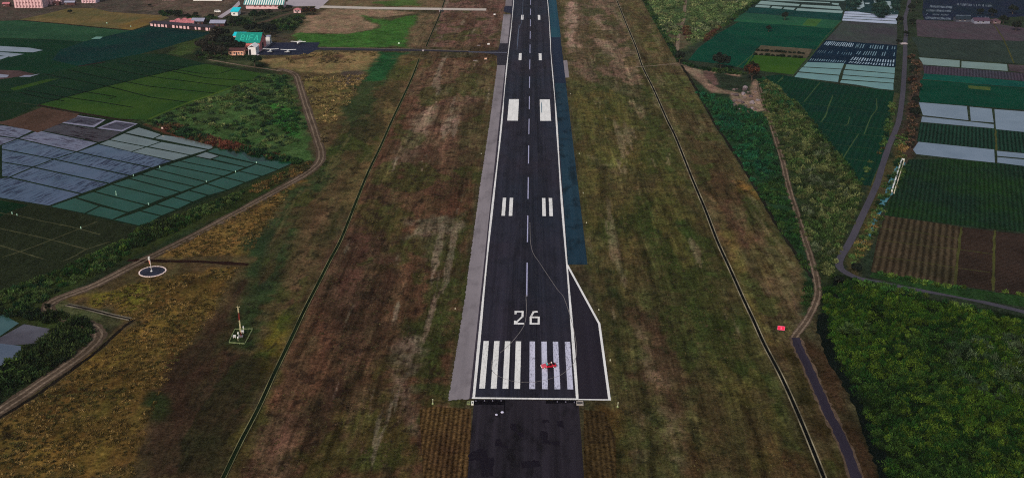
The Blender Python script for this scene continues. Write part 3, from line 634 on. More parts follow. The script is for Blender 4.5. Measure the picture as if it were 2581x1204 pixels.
# ---------------------------------------------------------------- upper left fields
def F_(name, poly, c1, c2, label, z=.025, rows=None, var=.25, cat='crop field', **kw):
    p = poly if isinstance(poly, list) else [poly]
    return sheet(name, p, field(c1, c2, rows=rows, var=var, **kw), z, label=label, cat=cat)
F_('ochre_field', 'A 190,198 420,150 700,82 950,86 1100,122 1640,158 1690,182 1500,245 1320,302 1000,272', (96, 80, 50), (74, 72, 44), 'yellow brown stubble field at the upper left', z=.03, var=.3)
F_('ochre_plot', 'A 1160,262 1400,190 1620,172 1560,210 1330,300 1230,292', (104, 86, 42), (88, 70, 44), 'brighter yellow corner of the stubble field', z=.04)
F_('pale_green_field', 'A -900,180 5,210 190,205 1000,278 1320,305 1240,322 1030,375 850,415 500,395 5,378 -900,330', (34, 66, 44), (26, 56, 38), 'pale green rice field below the stubble field')
sheet('field_water', ['A 910,392 960,368 1030,370 1000,390'], water((80, 130, 118), name='spill'), .04, label='small bright water patch at the edge of the rice', cat='water')
F_('teal_rice_field', 'A 850,415 1240,322 1330,303 1500,262 2110,330 2010,370 1640,480 1400,540 780,662 520,600 600,500', (8, 44, 38), (10, 34, 34), 'dark teal rice field left of the dark trees', var=.1)
F_('deep_rice_field', 'A -900,330 5,382 500,398 850,415 600,500 520,600 780,662 700,690 440,745 300,700 -900,700', (12, 44, 26), (10, 36, 24), 'deep green rice field at the left edge', z=.022, var=.15)
F_('striped_rice_field', 'A 780,662 1400,540 1640,540 1900,600 2060,640 1870,670 1080,860 380,1045 5,1008 -900,900 -900,700 300,700 440,745', (18, 42, 24), (14, 36, 24), 'dark green rice field crossed by dark bunds', z=.03, var=.15)
F_('bright_rice_field', 'A 1870,670 2060,640 2350,690 2625,735 2400,850 2100,960 1700,1110 1500,1200 1180,1190 700,1110 380,1048 1080,860', (44, 66, 24), (32, 58, 22), 'bright green rice field beside the grassy bank', z=.034, var=.2)
F_('dark_corner_field', 'A -900,980 5,1010 380,1055 105,1185 5,1215 -900,1300', (18, 38, 22), (14, 32, 20), 'dark green plot above the ploughed brown field', z=.034)
F_('brown_plough_field', 'V -260,290 5,306 30,300 105,270 200,287 190,296 95,334 75,328 0,312 -260,300', (70, 52, 44), (58, 44, 36), 'ploughed brown field above the flooded paddies', z=.038)
F_('lime_strip_field', 'A 100,885 240,850 480,790 590,788 300,868 140,905', (42, 66, 22), (34, 56, 20), 'thin lime green strip inside the dark rice', z=.042)
F_('brown_edge_field', 'A -200,690 5,700 200,708 350,742 5,795 -200,800', (72, 56, 56), (56, 44, 44), 'small brown plot at the left edge of the rice', z=.042)
sheet('edge_paddy_water', ['A -300,455 5,462 300,480 430,503 330,525 5,515', 'A -300,515 5,522 240,542 110,570 5,556', 'A -300,560 5,565 100,563 5,597'], water((120, 128, 146), (100, 110, 128), name='edge_water'), .04, label='thin bright water plots at the left edge', cat='paddy water')
sheet('edge_puddle_water', ['A -100,735 5,742 90,752 70,775 -100,780', 'A 185,772 250,752 320,752 400,738 300,770'], water((120, 118, 142), name='puddle'), .05, label='small puddles on the brown edge plot', cat='puddle')
el = MB()
for s in ('A 440,740 760,800 1100,870 1500,972 1900,1028', 'A 680,700 1000,770 1500,865 2170,935', 'A 240,900 640,970 1000,1020 1330,1075', 'A 920,655 1500,765 2000,830 2350,875', 'A 1180,630 1600,690 2060,780 2560,815', 'A 1700,690 2000,735 2200,735 2340,692',
          'A 480,850 800,910 1160,968 1090,990', 'A 5,920 200,925 380,970 640,1010', 'A 1300,600 1700,660 1880,675', 'A 380,1046 1080,860 1870,670'):
    ribbon('', s, 1.3, None, .05, sm=False, mb=el)
el.build('rice_bunds', field((10, 24, 14), name='dark_bund'), label='thin dark bunds crossing the rice fields', cat='field bund', kind='structure')
el = MB()
ribbon('', 'A 380,1050 700,1112 1180,1192 1330,1200', 2.2, None, .05, sm=False, mb=el); ribbon('', 'A 190,203 600,238 1000,280 1320,306', 2, None, .05, sm=False, mb=el); ribbon('', 'A 1320,306 1500,250 1900,300', 1.2, None, .05, sm=False, mb=el)
ribbon('', 'A 780,665 1050,620', 2.5, None, .052, sm=False, mb=el)
el.build('field_ditch', field((36, 26, 24), name='ditch_earth'), label='dark earth ditches edging the upper left fields', cat='ditch', kind='structure')
ribbon('bank_ridge', 'A 1480,1195 1700,1100 1900,1020 2100,955 2300,880 2420,835 2560,790', 2.2, field((64, 84, 30), (50, 70, 26), name='ridge_grass'), .06, label='bright grassy ridge between rice and pasture', cat='field bank')

# ---------------------------------------------------------------- right-hand fields
F_('emerald_field', 'V 1731,152 1758,120 1806,85 1862,54 2020,67 2102,73 2054,122 2050,125 1921,115 1895,140 1872,172 1800,160', (8, 58, 42), (6, 48, 38), 'big emerald rice field behind the two round trees', var=.1)
F_('lime_field', 'R 240,725 960,770 780,985 420,945 330,930 120,900', (38, 68, 22), (46, 74, 24), 'lime green rice field below the row of bushes', z=.032, var=.15)
F_('emerald_corner_field', 'V 1880,165 1905,118 1921,115 1898,140 1872,174', (10, 56, 40), None, 'emerald strip beside the brown round tree', z=.033)
F_('green_strip_field', 'R 90,165 650,212 1420,275 1310,382 900,345 0,285 -10,270', (32, 78, 52), (28, 66, 50), 'lighter green strip above the emerald field', z=.03, var=.15)
F_('yellow_green_field', 'R 975,250 1160,262 1080,350 900,335', (52, 84, 40), (46, 76, 40), 'yellow green square in the lighter green strip', z=.04)
F_('dark_strip_field', 'R 180,100 420,108 1435,182 1412,272 650,210 110,165', (16, 54, 50), (14, 46, 44), 'dark blue green strip below the pale plots', z=.028)
PW = water((104, 132, 132), (92, 118, 120), name='pale_water')
F_('far_green_ground_field', 'R 240,-150 1520,-150 1500,30 1430,180 420,108 180,100', (36, 50, 46), None, 'grey green land round the pale plots', z=.02)
sheet('pale_plot_water', ['R 350,12 875,58 860,86 300,60', 'R 885,62 1400,88 1425,132 870,90', 'R 290,65 490,80 470,107 270,97', 'R 500,82 650,95 630,122 480,110', 'R 660,98 822,106 790,136 640,124', 'R 830,110 1445,145 1428,180 805,142',
                          'R 400,-10 1270,32 1275,48 420,8', 'R 1285,40 1390,48 1385,78 1280,60', 'R 520,-30 1500,0 1500,20 560,-8'], PW, .035, ins=.45, label='pale water plots at the top right', cat='paddy water')
sheet('white_band_water', ['R 1455,150 1640,158 1700,168 1840,185 2000,200 2168,195 2165,215 1445,182', 'R 1443,185 2164,218 2160,245 1436,212', 'R 1434,216 2158,250 2156,280 1426,244', 'R 1424,248 2154,286 2152,322 1418,275'],
      water((160, 164, 192), (140, 150, 178), name='white_water'), .035, ins=.4, label='bright white water bands below the dark mangrove', cat='paddy water')
F_('dark_marsh_field', 'R 1500,-150 2230,-150 2175,60 2168,195 1460,150 1490,20', (30, 52, 54), (22, 42, 46), 'dark flooded marsh at the top right', z=.026, var=.3)
sheet('marsh_water', ['R 1660,0 1700,0 1720,90 1640,130 1600,120 1680,60', 'R 1840,0 1880,0 1875,80 1850,60', 'R 2000,20 2060,20 2090,110 2060,130 2080,190 1990,110', 'R 1720,40 1790,40 1780,60 1730,55', 'R 2120,10 2140,10 2150,140 2110,160'], water((130, 146, 158), name='marsh_glint'), .036, label='bright glints of water in the dark marsh', cat='marsh water')
F_('grey_brown_field', 'R 1440,280 2150,325 2150,600 1215,528', (54, 52, 57), (52, 60, 56), 'grey brown field above the striped plots', z=.026, rows=('R 1500,350 2000,380', 2.2), rowamt=.15)
F_('striped_plot_field', 'R 1215,532 2150,600 2125,888 965,818 1100,650', (12, 32, 48), (14, 28, 42), 'dark blue field with short white strips', z=.028, var=.15)
def strips(name, rows, rgb, label, z=.045):
    polys = []
    for (a, b, c, d, n, duty) in rows:
        a, b, c, d = [Vector(at('R' if not isinstance(q[0], str) else q[0], *q[-2:])) for q in (a, b, c, d)]
        for i in range(n):
            t0 = i/n; t1 = (i+duty*random.uniform(.6, 1.1))/n; s0 = random.uniform(0, .18); s1 = 1-random.uniform(0, .18)
            if duty < .45 and random.random() < .25: continue
            tl, tr_ = a.lerp(b, t0), a.lerp(b, t1); bl, br = c.lerp(d, t0), c.lerp(d, t1)
            polys.append([tuple(tl.lerp(bl, s0)), tuple(tr_.lerp(br, s0)), tuple(tr_.lerp(br, s1)), tuple(tl.lerp(bl, s1))])
    return sheet(name, polys, water(rgb, name='strip_water'), z, label=label, cat='water strips')
strips('bright_strip_water', [((1230, 540), (1600, 568), (1175, 600), (1570, 630), 15, .5), ((1570, 752), (2130, 790), (1530, 798), (2125, 835), 17, .48), ((1540, 808), (2125, 842), (1500, 832), (2120, 880), 17, .5)], (138, 158, 178), 'rows of bright water strips on the dark blue field')
strips('dim_strip_water', [((1610, 570), (1670, 576), (1580, 632), (1640, 640), 4, .4), ((1680, 582), (2150, 610), (1650, 645), (2140, 662), 15, .4), ((1640, 670), (2140, 690), (1600, 725), (2130, 750), 17, .42), ((1020, 770), (1500, 802), (990, 803), (1475, 832), 16, .45), ((1130, 660), (1580, 690), (1090, 700), (1560, 735), 16, .22)], (84, 116, 136), 'rows of dim water strips on the dark blue field')
sheet('teal_plot_water', ['R 960,818 1462,836 1432,912 902,882', 'R 890,888 1428,916 1400,992 838,945', 'R 835,955 1395,1000 1380,1088 785,1018', 'R 1475,848 2130,893 2125,972 1450,914', 'R 1440,922 2125,976 2120,1038 1428,986',
                          'R 1425,993 2118,1044 2112,1098 1410,1046', 'R 1405,1055 2110,1103 2110,1192 1900,1172 1640,1125 1385,1092'], water((84, 122, 122), (74, 108, 112), name='teal_water'), .034, ins=.45, label='pale teal water plots beside the paved road', cat='paddy water')
F_('bush_row_field', 'R 355,600 1025,648 1010,690 960,765 240,720', (84, 76, 62), (70, 64, 50), 'tan strip with two rows of round bushes', z=.036)
F_('dark_green_block_field', 'V 1925,192 1960,188 2110,213 2250,230 2238,300 2235,370 2200,440 2190,468 2165,465 2090,370 1990,262', (10, 44, 28), (10, 38, 30), 'dark green rice block left of the paved road', z=.026, var=.15, rows=('I 1190,110 1140,230', 3.0), rowamt=.12)
el = MB()
for s in ('I 955,-5 930,50 920,90 888,140', 'I 1222,-5 1225,60 1190,110 1150,212', 'I 1062,108 1050,150 1030,162', 'I 1115,212 1070,280 1022,358', 'G 1500,790 1440,830', 'G 1870,835 1790,930 1710,1030', 'G 2000,960 1960,1070 1920,1190',
          'R 250,720 150,800 40,890', 'R 1400,290 1200,500 1080,660 950,820 760,1010', 'R 650,1005 585,1080'):
    ribbon('', s, .65, None, .05, wob_=.1, mb=el)
for s in ('I 740,20 1000,50 1300,92', 'I 850,135 1100,165 1260,180', 'I 870,180 1100,210 1255,225', 'I 930,270 1200,300', 'I 980,350 1220,385'):
    ribbon('', s, .35, None, .05, mb=el)
el.build('rice_footpath', field((52, 74, 44), (44, 62, 40), name='pale_bund'), label='thin pale footpaths crossing the right hand rice', cat='path', kind='structure')
F_('mauve_field', 'H 915,200 1700,240 2400,340 2400,430 1680,410 1300,395 930,368', (66, 54, 62), (60, 56, 60), 'mauve brown field below the small farm sheds', z=.026)
F_('strip_seed_field', 'Y 430,-300 2700,-300 2700,350 1840,400 1060,380 1030,450 430,440 380,300', (26, 32, 50), (22, 34, 44), 'dark field with pale seed strips behind the sheds', z=.022)
def yst(rows): return [tuple(('Y',)+q for q in r[:4])+r[4:] for r in rows]
strips('seed_strip_water', yst([((560, 115), (1040, 140), (540, 170), (1030, 190), 20, .5), ((480, 210), (1020, 220), (470, 255), (1010, 270), 22, .5), ((500, 290), (1000, 310), (450, 330), (980, 350), 18, .35), ((470, 360), (1020, 390), (430, 415), (1010, 440), 22, .5),
                                ((1130, 70), (1900, 110), (1140, 130), (1910, 160), 30, .4), ((1110, 320), (1440, 330), (1110, 365), (1430, 375), 14, .45), ((1530, 350), (1830, 370), (1540, 390), (1840, 400), 10, .35)]), (84, 92, 122), 'faint rows of pale seed strips at the top right')
F_('grey_green_field', 'H 870,378 1300,395 2400,430 2400,670 2007,650 950,572 930,480', (40, 52, 46), (36, 46, 42), 'grey green field right of the brown trees', z=.027, rows=('H 1000,450 2000,520', 2.5), rowamt=.15)
sheet('sage_plot_water', ['H 940,580 1362,612 1362,682 985,655', 'H 1372,618 1840,650 1848,720 1370,684'], water((92, 112, 110), (82, 98, 94), name='sage_water'), .034, ins=.3, label='pale sage water plots right of the brown trees', cat='paddy water')
F_('brown_plot_field', 'H 1848,652 2400,690 2400,770 2007,738 1862,716', (74, 64, 68), None, 'brown plot beside the pale sage plots', z=.03)
F_('mauve_strip_field', 'H 985,662 1370,690 2400,775 2400,860 2007,820 1540,780 1000,745', (48, 50, 58), (54, 44, 54), 'mauve strip with short pale rows', z=.029, rows=('H 1160,760 1165,700', 1.9), rowamt=.3)
F_('jade_field', 'H 1000,745 1540,782 2400,862 2400,930 2007,885 1540,850 980,800', (12, 72, 58), (10, 60, 54), 'jade green strip above the dark emerald field', z=.028)
F_('emerald_strip_field', 'H 960,805 2007,890 2400,930 2400,1150 2007,1112 945,1030', (6, 54, 40), (6, 46, 34), 'dark emerald field right of the tree row', z=.027, var=.1)
F_('yellow_patch_field', 'H 1440,865 1670,880 1665,915 1450,895', (74, 80, 38), (40, 70, 38), 'small yellow patch in the emerald field', z=.04)
sheet('silver_paddy_water', ['S 120,628 560,664 575,792 158,746', 'S 574,668 782,688 800,812 585,796', 'S 795,690 1400,735 1400,930 1064,896 808,870', 'S 150,755 575,800 800,825 802,864 140,805', 'S 118,980 805,1050 812,1170 520,1140 98,1092 68,1050',
                             'S 815,1060 1400,1115 1400,1160 820,1108', 'S 820,1115 1400,1170 1400,1240 820,1168'], water((102, 114, 132), (92, 104, 122), name='silver_water'), .034, ins=.35, label='silver grey flooded paddies at the right edge', cat='paddy water')
F_('row_crop_field', 'S 138,810 800,866 1400,935 1400,1110 1064,1082 805,1048 110,978', (20, 44, 34), (18, 38, 30), 'dark row crop between silver paddies', z=.028, rows=('S 300,960 312,860', 1.9), rowamt=.45)
F_('big_crop_field', 'T 790,8 1100,0 1490,35 2600,110 2600,690 1711,585 1200,530 600,452 640,330 700,200', (22, 44, 20), (18, 36, 26), 'dark green row crop right of the concrete flume', z=.026, rows=('T 800,200 818,100', 1.9), rowamt=.28, var=.35)
F_('ridge_row_field', 'T 600,452 1212,542 1160,1012 960,980 490,900 540,640', (58, 48, 36), (44, 40, 28), 'brown field with pale ridged rows', z=.028, rows=('T 880,820 905,640', 2.5), rowamt=.42, var=.35)
F_('bare_brown_field', 'T 1214,545 1470,575 1452,1050 1165,1008', (46, 36, 30), (36, 29, 24), 'bare dark brown field between yellow lines', z=.029, rows=('T 1220,760 1460,790', 1.4), rowamt=.22)
F_('bare_brown_edge_field', 'T 1486,580 1711,600 2600,700 2600,1180 1711,1092 1478,1062', (46, 36, 31), (34, 28, 24), 'bare dark brown field at the right edge', z=.029, rows=('T 1220,760 1460,790', 1.4), rowamt=.22)
el = MB()
for s in ('T 1478,570 1472,700 1470,860 1464,1055', 'T 1212,545 1190,720 1160,1010', 'S 808,868 815,960 818,1060', 'H 1700,245 1800,400 1905,640'): ribbon('', s, 1.0, None, .05, wob_=.25, mb=el)
for s in ('T 560,555 850,585 1200,640', 'T 540,645 880,690 1200,725 1460,760', 'T 520,780 800,810 1170,870', 'T 1170,870 1440,905'): ribbon('', s, .5, None, .05, wob_=.1, mb=el)
el.build('grassy_bund', field((62, 64, 32), (54, 54, 30), name='olive_bund'), label='olive grass bunds between the brown fields', cat='field bund', kind='structure')
F_('verge_field', 'T 500,905 960,985 1450,1060 2600,1200 2600,1330 1711,1180 1250,1110 900,1040 480,940', (30, 54, 24), (24, 40, 22), 'green weedy verge between brown field and road', z=.027, var=.45)
# stream and ditch
ribbon('stream', 'T 740,30 712,80 685,140 655,190 640,240 635,285 600,325 575,375 555,420 530,470 492,535 497,580 450,640 412,685', [3.2]*30+[2.6]*20+[2.2]*12+[1.3]*40, water((72, 116, 128), (60, 96, 112), name='stream_water'), .05, wob_=.35, label='narrow blue stream beside the concrete flume', cat='stream')
ribbon('thicket_ditch', 'V 2108,700 2100,740 2085,780 2066,812 2075,850 2098,905 2130,960 2160,1010 2190,1090 2215,1160 2240,1230', 3.6, field((10, 18, 14), name='ditch_dark'), .04, wob_=.6, label='dark ditch along the edge of the thicket', cat='ditch')
ribbon('fence_ditch', 'V 1612,-10 1650,57 1695,137 1712,162 1730,190 1755,230 1790,297 1841,375 1900,470 1950,558 2000,635 2029,678 2045,700', 1.6, field((30, 30, 24), name='fence_ditch_earth'), .035, wob_=.4, label='dark ditch between airfield grass and right scrub', cat='ditch')
ribbon('road_ditch', 'D 700,395 640,430 560,500 480,572 330,680 180,790 5,895 -100,960', 1.3, field((26, 22, 18), name='road_ditch_earth'), .04, wob_=.25, label='dark ditch along the lower left dirt road', cat='ditch')
ribbon('grass_ditch', 'D 640,112 800,115 1000,118 1245,132', 2.6, field((36, 22, 18), name='grass_ditch_earth'), .035, wob_=.5, label='dark reddish ditch behind the windsock', cat='ditch')
# drains: two concrete walls with a dark bed
def drain(name, pts, label, w=1.1, wl=.2, wallrgb=(92, 90, 62), bed=(22, 34, 18), h=.22):
    pts = smooth_line(P(pts)); r = tag(bpy.data.objects.new(name, None), label, 'drain', None, 'structure'); COL.objects.link(r)
    ribbon('channel_bed', pts, w, field(bed, tuple(v*.7 for v in bed), name='bed_weed'), .03, sm=False, parent=r)
    for s in (1, -1):
        mb = MB(); n = len(pts); rings = []
        for i, p in enumerate(pts):
            d = (Vector(pts[min(i+1, n-1)])-Vector(pts[max(i-1, 0)])).normalized(); nn = Vector((-d.y, d.x)); a = Vector(p)+nn*s*w/2; b_ = Vector(p)+nn*s*(w/2+wl)
            rings.append([(a.x, a.y, 0), (b_.x, b_.y, 0), (b_.x, b_.y, h), (a.x, a.y, h)])
        mb.loft(rings); mb.build('channel_wall', plain(wallrgb, .95, .0, .75, .12, obj=False, name='old_concrete'), r)
    return r
drain('left_drain', 'V 1055,148 1035,200 988,300 957,370 927,432 895,510 859,600 830,655 801,712 766,780 733,851 690,940 650,1027 604,1115 557,1212', 'long grass filled concrete drain left of the runway')
drain('far_left_drain', 'F 690,-30 660,60 640,115 600,220 550,330 520,400 492,470', 'far drain running up past the pale taxiway', wallrgb=(96, 84, 66))
drain('right_drain', 'V 1545,-15 1575,60 1600,120 1616,168 1645,227 1677,300 1700,347 1742,452 1775,530 1804,606 1837,678 1870,752 1895,805 1922,865 1968,953 2018,1066 2078,1215', 'long concrete drain right of the runway', w=1.0, wl=.3, wallrgb=(108, 102, 84), bed=(12, 14, 14))
drain('side_drain', 'D 335,335 420,352 500,372 580,392 655,408', 'short concrete drain at the bend of the left dirt road', w=1.2, wallrgb=(84, 80, 72), bed=(24, 20, 18), h=.35)
rf = field((94, 82, 30), (58, 44, 30), rows=(0, 1.35), rowamt=.55, var=.4, name='yellow_rows')
F_('left_row_field', 'V 1055,1030 1090,1022 1186,1028 1182,1215 1066,1215', (70, 54, 30), (52, 36, 24), 'ploughed patch with yellow rows left of the stopway', z=.03, rows=(0, 1.35), rowamt=.4, var=.6)
F_('right_row_field', 'V 1468,1030 1520,1035 1548,1100 1552,1215 1470,1215', (58, 46, 26), (44, 34, 20), 'ploughed patch with dry rows right of the stopway', z=.03, rows=(0, 1.35), rowamt=.28, var=.6)

# ---------------------------------------------------------------- vegetation
def pal(*cs, f=.6, ds=.08):
    a = np.array([lin(c) for c in cs])/np.array(KEXP)*f; return a*(1-ds)+a.mean(1)[:, None]*ds
def blade_quads(C0, D0, size, col, g):
    n = len(C0); u = D0+np.array([0, 0, .7])+g.normal(0, .75, (n, 3)); u /= np.linalg.norm(u, axis=1)[:, None]+1e-9
    v = np.cross(u, g.normal(size=(n, 3))); v /= np.linalg.norm(v, axis=1)[:, None]+1e-9
    s = size[:, None]; V = np.stack([C0-u*s*.6-v*s*.22, C0-u*s*.6+v*s*.22, C0+u*s*.7+v*s*.13, C0+u*s*.9-v*s*.1], 1).reshape(-1, 3)
    return V, np.arange(n*4).reshape(-1, 4), np.repeat(col, 4, 0)
def leaf_quads(C0, N0, size, col, elong=1.6):
    """one quad per leaf clump: centres, rough normals, sizes, colours"""
    n = len(C0); r = rng.normal(size=(n, 3)); N = N0+r*.55; N /= np.linalg.norm(N, axis=1)[:, None]+1e-9
    u = np.cross(N, rng.normal(size=(n, 3))); u /= np.linalg.norm(u, axis=1)[:, None]+1e-9; v = np.cross(N, u)
    s = size[:, None]*.5; a = u*s*elong; b_ = v*s
    V = np.stack([C0-a-b_*.5, C0-a*.1+b_, C0+a+b_*.3, C0+a*.2-b_], 1).reshape(-1, 3)
    return V, np.arange(n*4).reshape(-1, 4), np.repeat(col, 4, 0)
def undergrowth(name, polys, dens, r, h, leaf, palette, per=50, clump=.05, cut=.35, seed=1, label=None, cat='scrub', grow=None, flat=0, z0=0):
    g = np.random.default_rng(seed); CC = []
    for p in polys:
        p = np.array(P(p) if isinstance(p, str) else p); lo, hi = p.min(0), p.max(0); n = int(dens*(hi[0]-lo[0])*(hi[1]-lo[1]))
        xs = g.uniform(lo[0], hi[0], n); ys = g.uniform(lo[1], hi[1], n); d = sdist(xs, ys, p); keep = (d > .3) & (fbm(xs*clump, ys*clump, seed) > cut)
        CC.append(np.stack([xs[keep], ys[keep], np.minimum(d[keep]/3, 1)], 1))
    CC = np.concatenate(CC); n = len(CC)
    big = fbm(CC[:, 0]*.11, CC[:, 1]*.11, seed+3)
    R = g.uniform(*r, n)*(.7+.6*big); Hh = g.uniform(*h, n)*(.45+1.1*big)*(.45+.55*CC[:, 2])
    pc = palette[np.clip((fbm(CC[:, 0]*.045, CC[:, 1]*.045, seed+9)*1.5-.25+g.normal(0, .13, n))*len(palette), 0, len(palette)-1).astype(int)]
    pc = pc*g.uniform(.5, 1.6, n)[:, None]
    k = np.repeat(np.arange(n), per); m = len(k)
    d = g.normal(size=(m, 3)); d[:, 2] = np.abs(d[:, 2])*(1.0-.6*flat)+.05; d /= np.linalg.norm(d, axis=1)[:, None]
    q = g.uniform(.55, 1.08, m)[:, None]
    Cc = np.stack([CC[k, 0], CC[k, 1], np.zeros(m)+z0], 1)+d*q*np.stack([R[k], R[k], Hh[k]], 1)
    V, F, Co = blade_quads(Cc, d, leaf*g.uniform(.6, 1.4, m), pc[k]*g.uniform(.5, 1.6, m)[:, None], g)
    return link_mesh(name, np_mesh(name, V, F, Co), LEAF, label=label, cat=cat, kind='stuff')
GREEN = pal((62, 92, 34), (44, 82, 34), (84, 108, 40), (34, 70, 32), (72, 96, 48))
DEEP = pal((34, 66, 36), (26, 58, 36), (50, 80, 36), (64, 84, 44), (40, 60, 38))
TEALG = pal((28, 84, 62), (30, 92, 58), (44, 92, 50), (34, 72, 48))
OLIVE = pal((84, 100, 54), (66, 92, 44), (104, 112, 66), (58, 76, 42), (88, 100, 72))
DRY = pal((116, 92, 54), (96, 84, 44), (130, 100, 58), (84, 66, 46), f=.8)
RUST = pal((110, 62, 46), (84, 52, 42), (96, 78, 48))
TH = 'V 2070,726 2130,708 2230,738 2330,756 2440,778 2620,822 2620,1260 2250,1250 2205,1130 2165,1010 2110,900 2080,828'
undergrowth('lower_thicket_undergrowth', [TH], .40, (.5, 2.4), (.4, 2.8), .34, pal((66, 96, 30), (48, 84, 28), (84, 108, 36), (36, 70, 28), (60, 88, 36), (30, 52, 24), f=.46, ds=0), per=120, clump=.14, cut=.3, seed=11, label='dense bright green thicket filling the lower right corner')
undergrowth('grey_thicket_undergrowth', ['V 2390,840 2600,850 2620,1010 2470,1000 2380,930'], .10, (1.2, 2.4), (1.8, 3.6), .42, pal((70, 92, 60), (56, 80, 50), (84, 102, 70), f=.45), per=150, cut=.3, seed=12, label='taller grey green bushes inside the lower right thicket')
undergrowth('middle_scrub_undergrowth', ['V 1925,290 1950,340 1968,400 2000,480 2030,590 2058,690 2075,715 2108,690 2100,650 2160,530 2172,480 2130,430 2088,372 2040,310 2000,268 1965,225 1930,205 1912,208'], .17, (.9, 2.3), (.9, 2.7), .55, OLIVE, per=95, cut=.2, seed=13, label='olive green scrub between the dirt track and the rice block')
undergrowth('teal_scrub_undergrowth', ['V 1752,232 1800,240 1850,262 1925,292 1945,380 1965,440 1900,470 1841,372 1792,296', 'V 1905,200 1925,200 2000,270 1990,290 1940,260'], .15, (.9, 2.1), (.9, 2.5), .6, TEALG, per=80, cut=.22, seed=14, label='blue green scrub left of the dirt track')
undergrowth('lower_strip_undergrowth', ['V 1900,470 1965,440 1985,500 2010,580 2035,680 2045,740 2020,790 2030,690 1952,560'], .2, (.9, 2.0), (.8, 2.0), .6, pal((40, 80, 36), (60, 88, 40), (34, 66, 34)), per=55, cut=.25, seed=15, label='green scrub strip between the airfield ditch and dirt track')
undergrowth('upper_scrub_undergrowth', ['V 1625,-10 1722,-10 1720,50 1700,130 1676,100 1652,55', 'V 1735,-10 1915,-10 1850,46 1755,104 1725,120 1732,50'], .07, (1.5, 3.0), (1.0, 2.6), 1.0, pal((84, 100, 58), (70, 94, 52), (104, 112, 70), (66, 84, 50), (92, 100, 72), f=.8), per=50, cut=.36, seed=16, label='olive scrub on both sides of the upper footpath')
undergrowth('rust_scrub_undergrowth', ['G 480,270 560,280 600,380 500,400', 'V 1765,98 1808,66 1815,72 1772,108'], .15, (1.2, 2.2), (1.2, 2.4), .8, RUST, per=50, cut=.1, seed=17, label='rust coloured dry scrub beside the emerald field')
undergrowth('field_hedge_undergrowth', ['V 1712,162 1722,158 1760,172 1870,182 1880,190 1800,184', 'V 1985,255 1996,250 2060,325 2175,470 2160,470 2080,375', 'V 1812,60 1900,0 1915,0 1820,70', 'V 1612,-5 1622,-5 1668,70 1712,150 1706,160 1690,130'], .4, (.8, 1.7), (.9, 2.4), .8, DEEP, per=45, cut=.2, seed=18, label='dark hedges edging the right hand fields')
undergrowth('roadside_undergrowth', ['V 2290,420 2240,500 2205,590 2175,640 2150,668 2130,660 2190,540 2228,450 2250,400', 'V 2185,400 2195,410 2150,520 2120,600 2098,650 2090,640 2130,560', 'V 2240,240 2258,240 2250,300 2225,370 2205,400 2225,330', 'V 2255,340 2290,340 2285,400 2250,420'], .2, (.7, 1.6), (.6, 1.8), .6, np.concatenate([DRY[:2], OLIVE[:2], DEEP[:2]]), per=45, cut=.3, seed=19, label='mixed dry and green weeds along the paved road')
undergrowth('verge_hedge_undergrowth', ['T 520,900 700,935 950,985 1300,1030 1300,1060 950,1015 640,965', 'T 350,960 640,1010 820,1050 1000,1100 1250,1160 1500,1230 1400,1230 900,1110 350,1000', 'T 1500,1050 1711,1085 2600,1200 2600,1220 1700,1105'], .3, (.9, 1.7), (.8, 2.2), .65, GREEN, per=50, cut=.2, seed=20, label='leafy green hedges on both sides of the lower road')
undergrowth('paddy_bank_undergrowth', ['V 366,305 440,312 500,332 560,352 640,372 720,394 770,408 745,414 640,392 560,374 440,340'], .3, (.9, 1.8), (1.0, 2.4), .7, np.concatenate([RUST, DEEP[:3]]), per=45, cut=.2, seed=21, label='reddish bushes on the bank above the green paddies')
undergrowth('pasture_undergrowth', ['V 380,302 605,214 655,190 722,192 740,250 780,345 785,400 720,392 560,352 420,312'], .06, (1.0, 2.6), (.6, 1.9), .6, np.concatenate([DEEP*1.35, OLIVE[:3]*1.3]), per=90, cut=.5, seed=22, clump=.03, label='patchy low bushes on the green pasture')
undergrowth('lime_pasture_undergrowth', ['V 690,262 742,280 750,345 700,335'], .12, (1.2, 2.4), (.5, 1.1), .7, pal((52, 110, 44), (44, 96, 40)), per=50, cut=.35, seed=23, label='bright green bushes beside the left dirt road')
undergrowth('road_band_undergrowth', ['V 612,505 560,528 500,552 430,590 400,600 350,625 300,655 250,690 170,720 120,750 60,790 0,830 -60,860 -60,770 0,735 150,680 240,640 330,590 350,570 430,548 480,530 560,500 620,478'], .28, (.8, 1.9), (.8, 2.4), .45, np.concatenate([GREEN, OLIVE[:2], DEEP[:2]]), per=95, cut=.25, seed=24, label='green bushes between the paddies and the left dirt road')
undergrowth('dark_bank_undergrowth', ['V 350,575 440,548 470,560 400,602 340,625 290,640', 'V 200,790 232,822 240,845 200,880 100,950 0,1010 -60,1040 -60,930 0,925 60,880 110,850 140,820 170,800', 'V 0,770 60,790 120,770 170,800 120,815 60,800 -40,790'], .3, (1.1, 2.3), (1.4, 3.0), .62, pal((30, 50, 28), (40, 60, 30), (52, 66, 32), (26, 42, 26)), per=60, cut=.2, seed=25, label='dark bushes round the ponds at the left edge')
undergrowth('road_edge_undergrowth', ['V 790,408 745,416 620,478 640,490 720,455 775,428'], .25, (.8, 1.6), (.6, 1.5), .55, pal((110, 86, 46), (78, 72, 40), (60, 66, 34)), per=50, cut=.2, seed=26, label='dry yellow bushes inside the bend of the left dirt road')
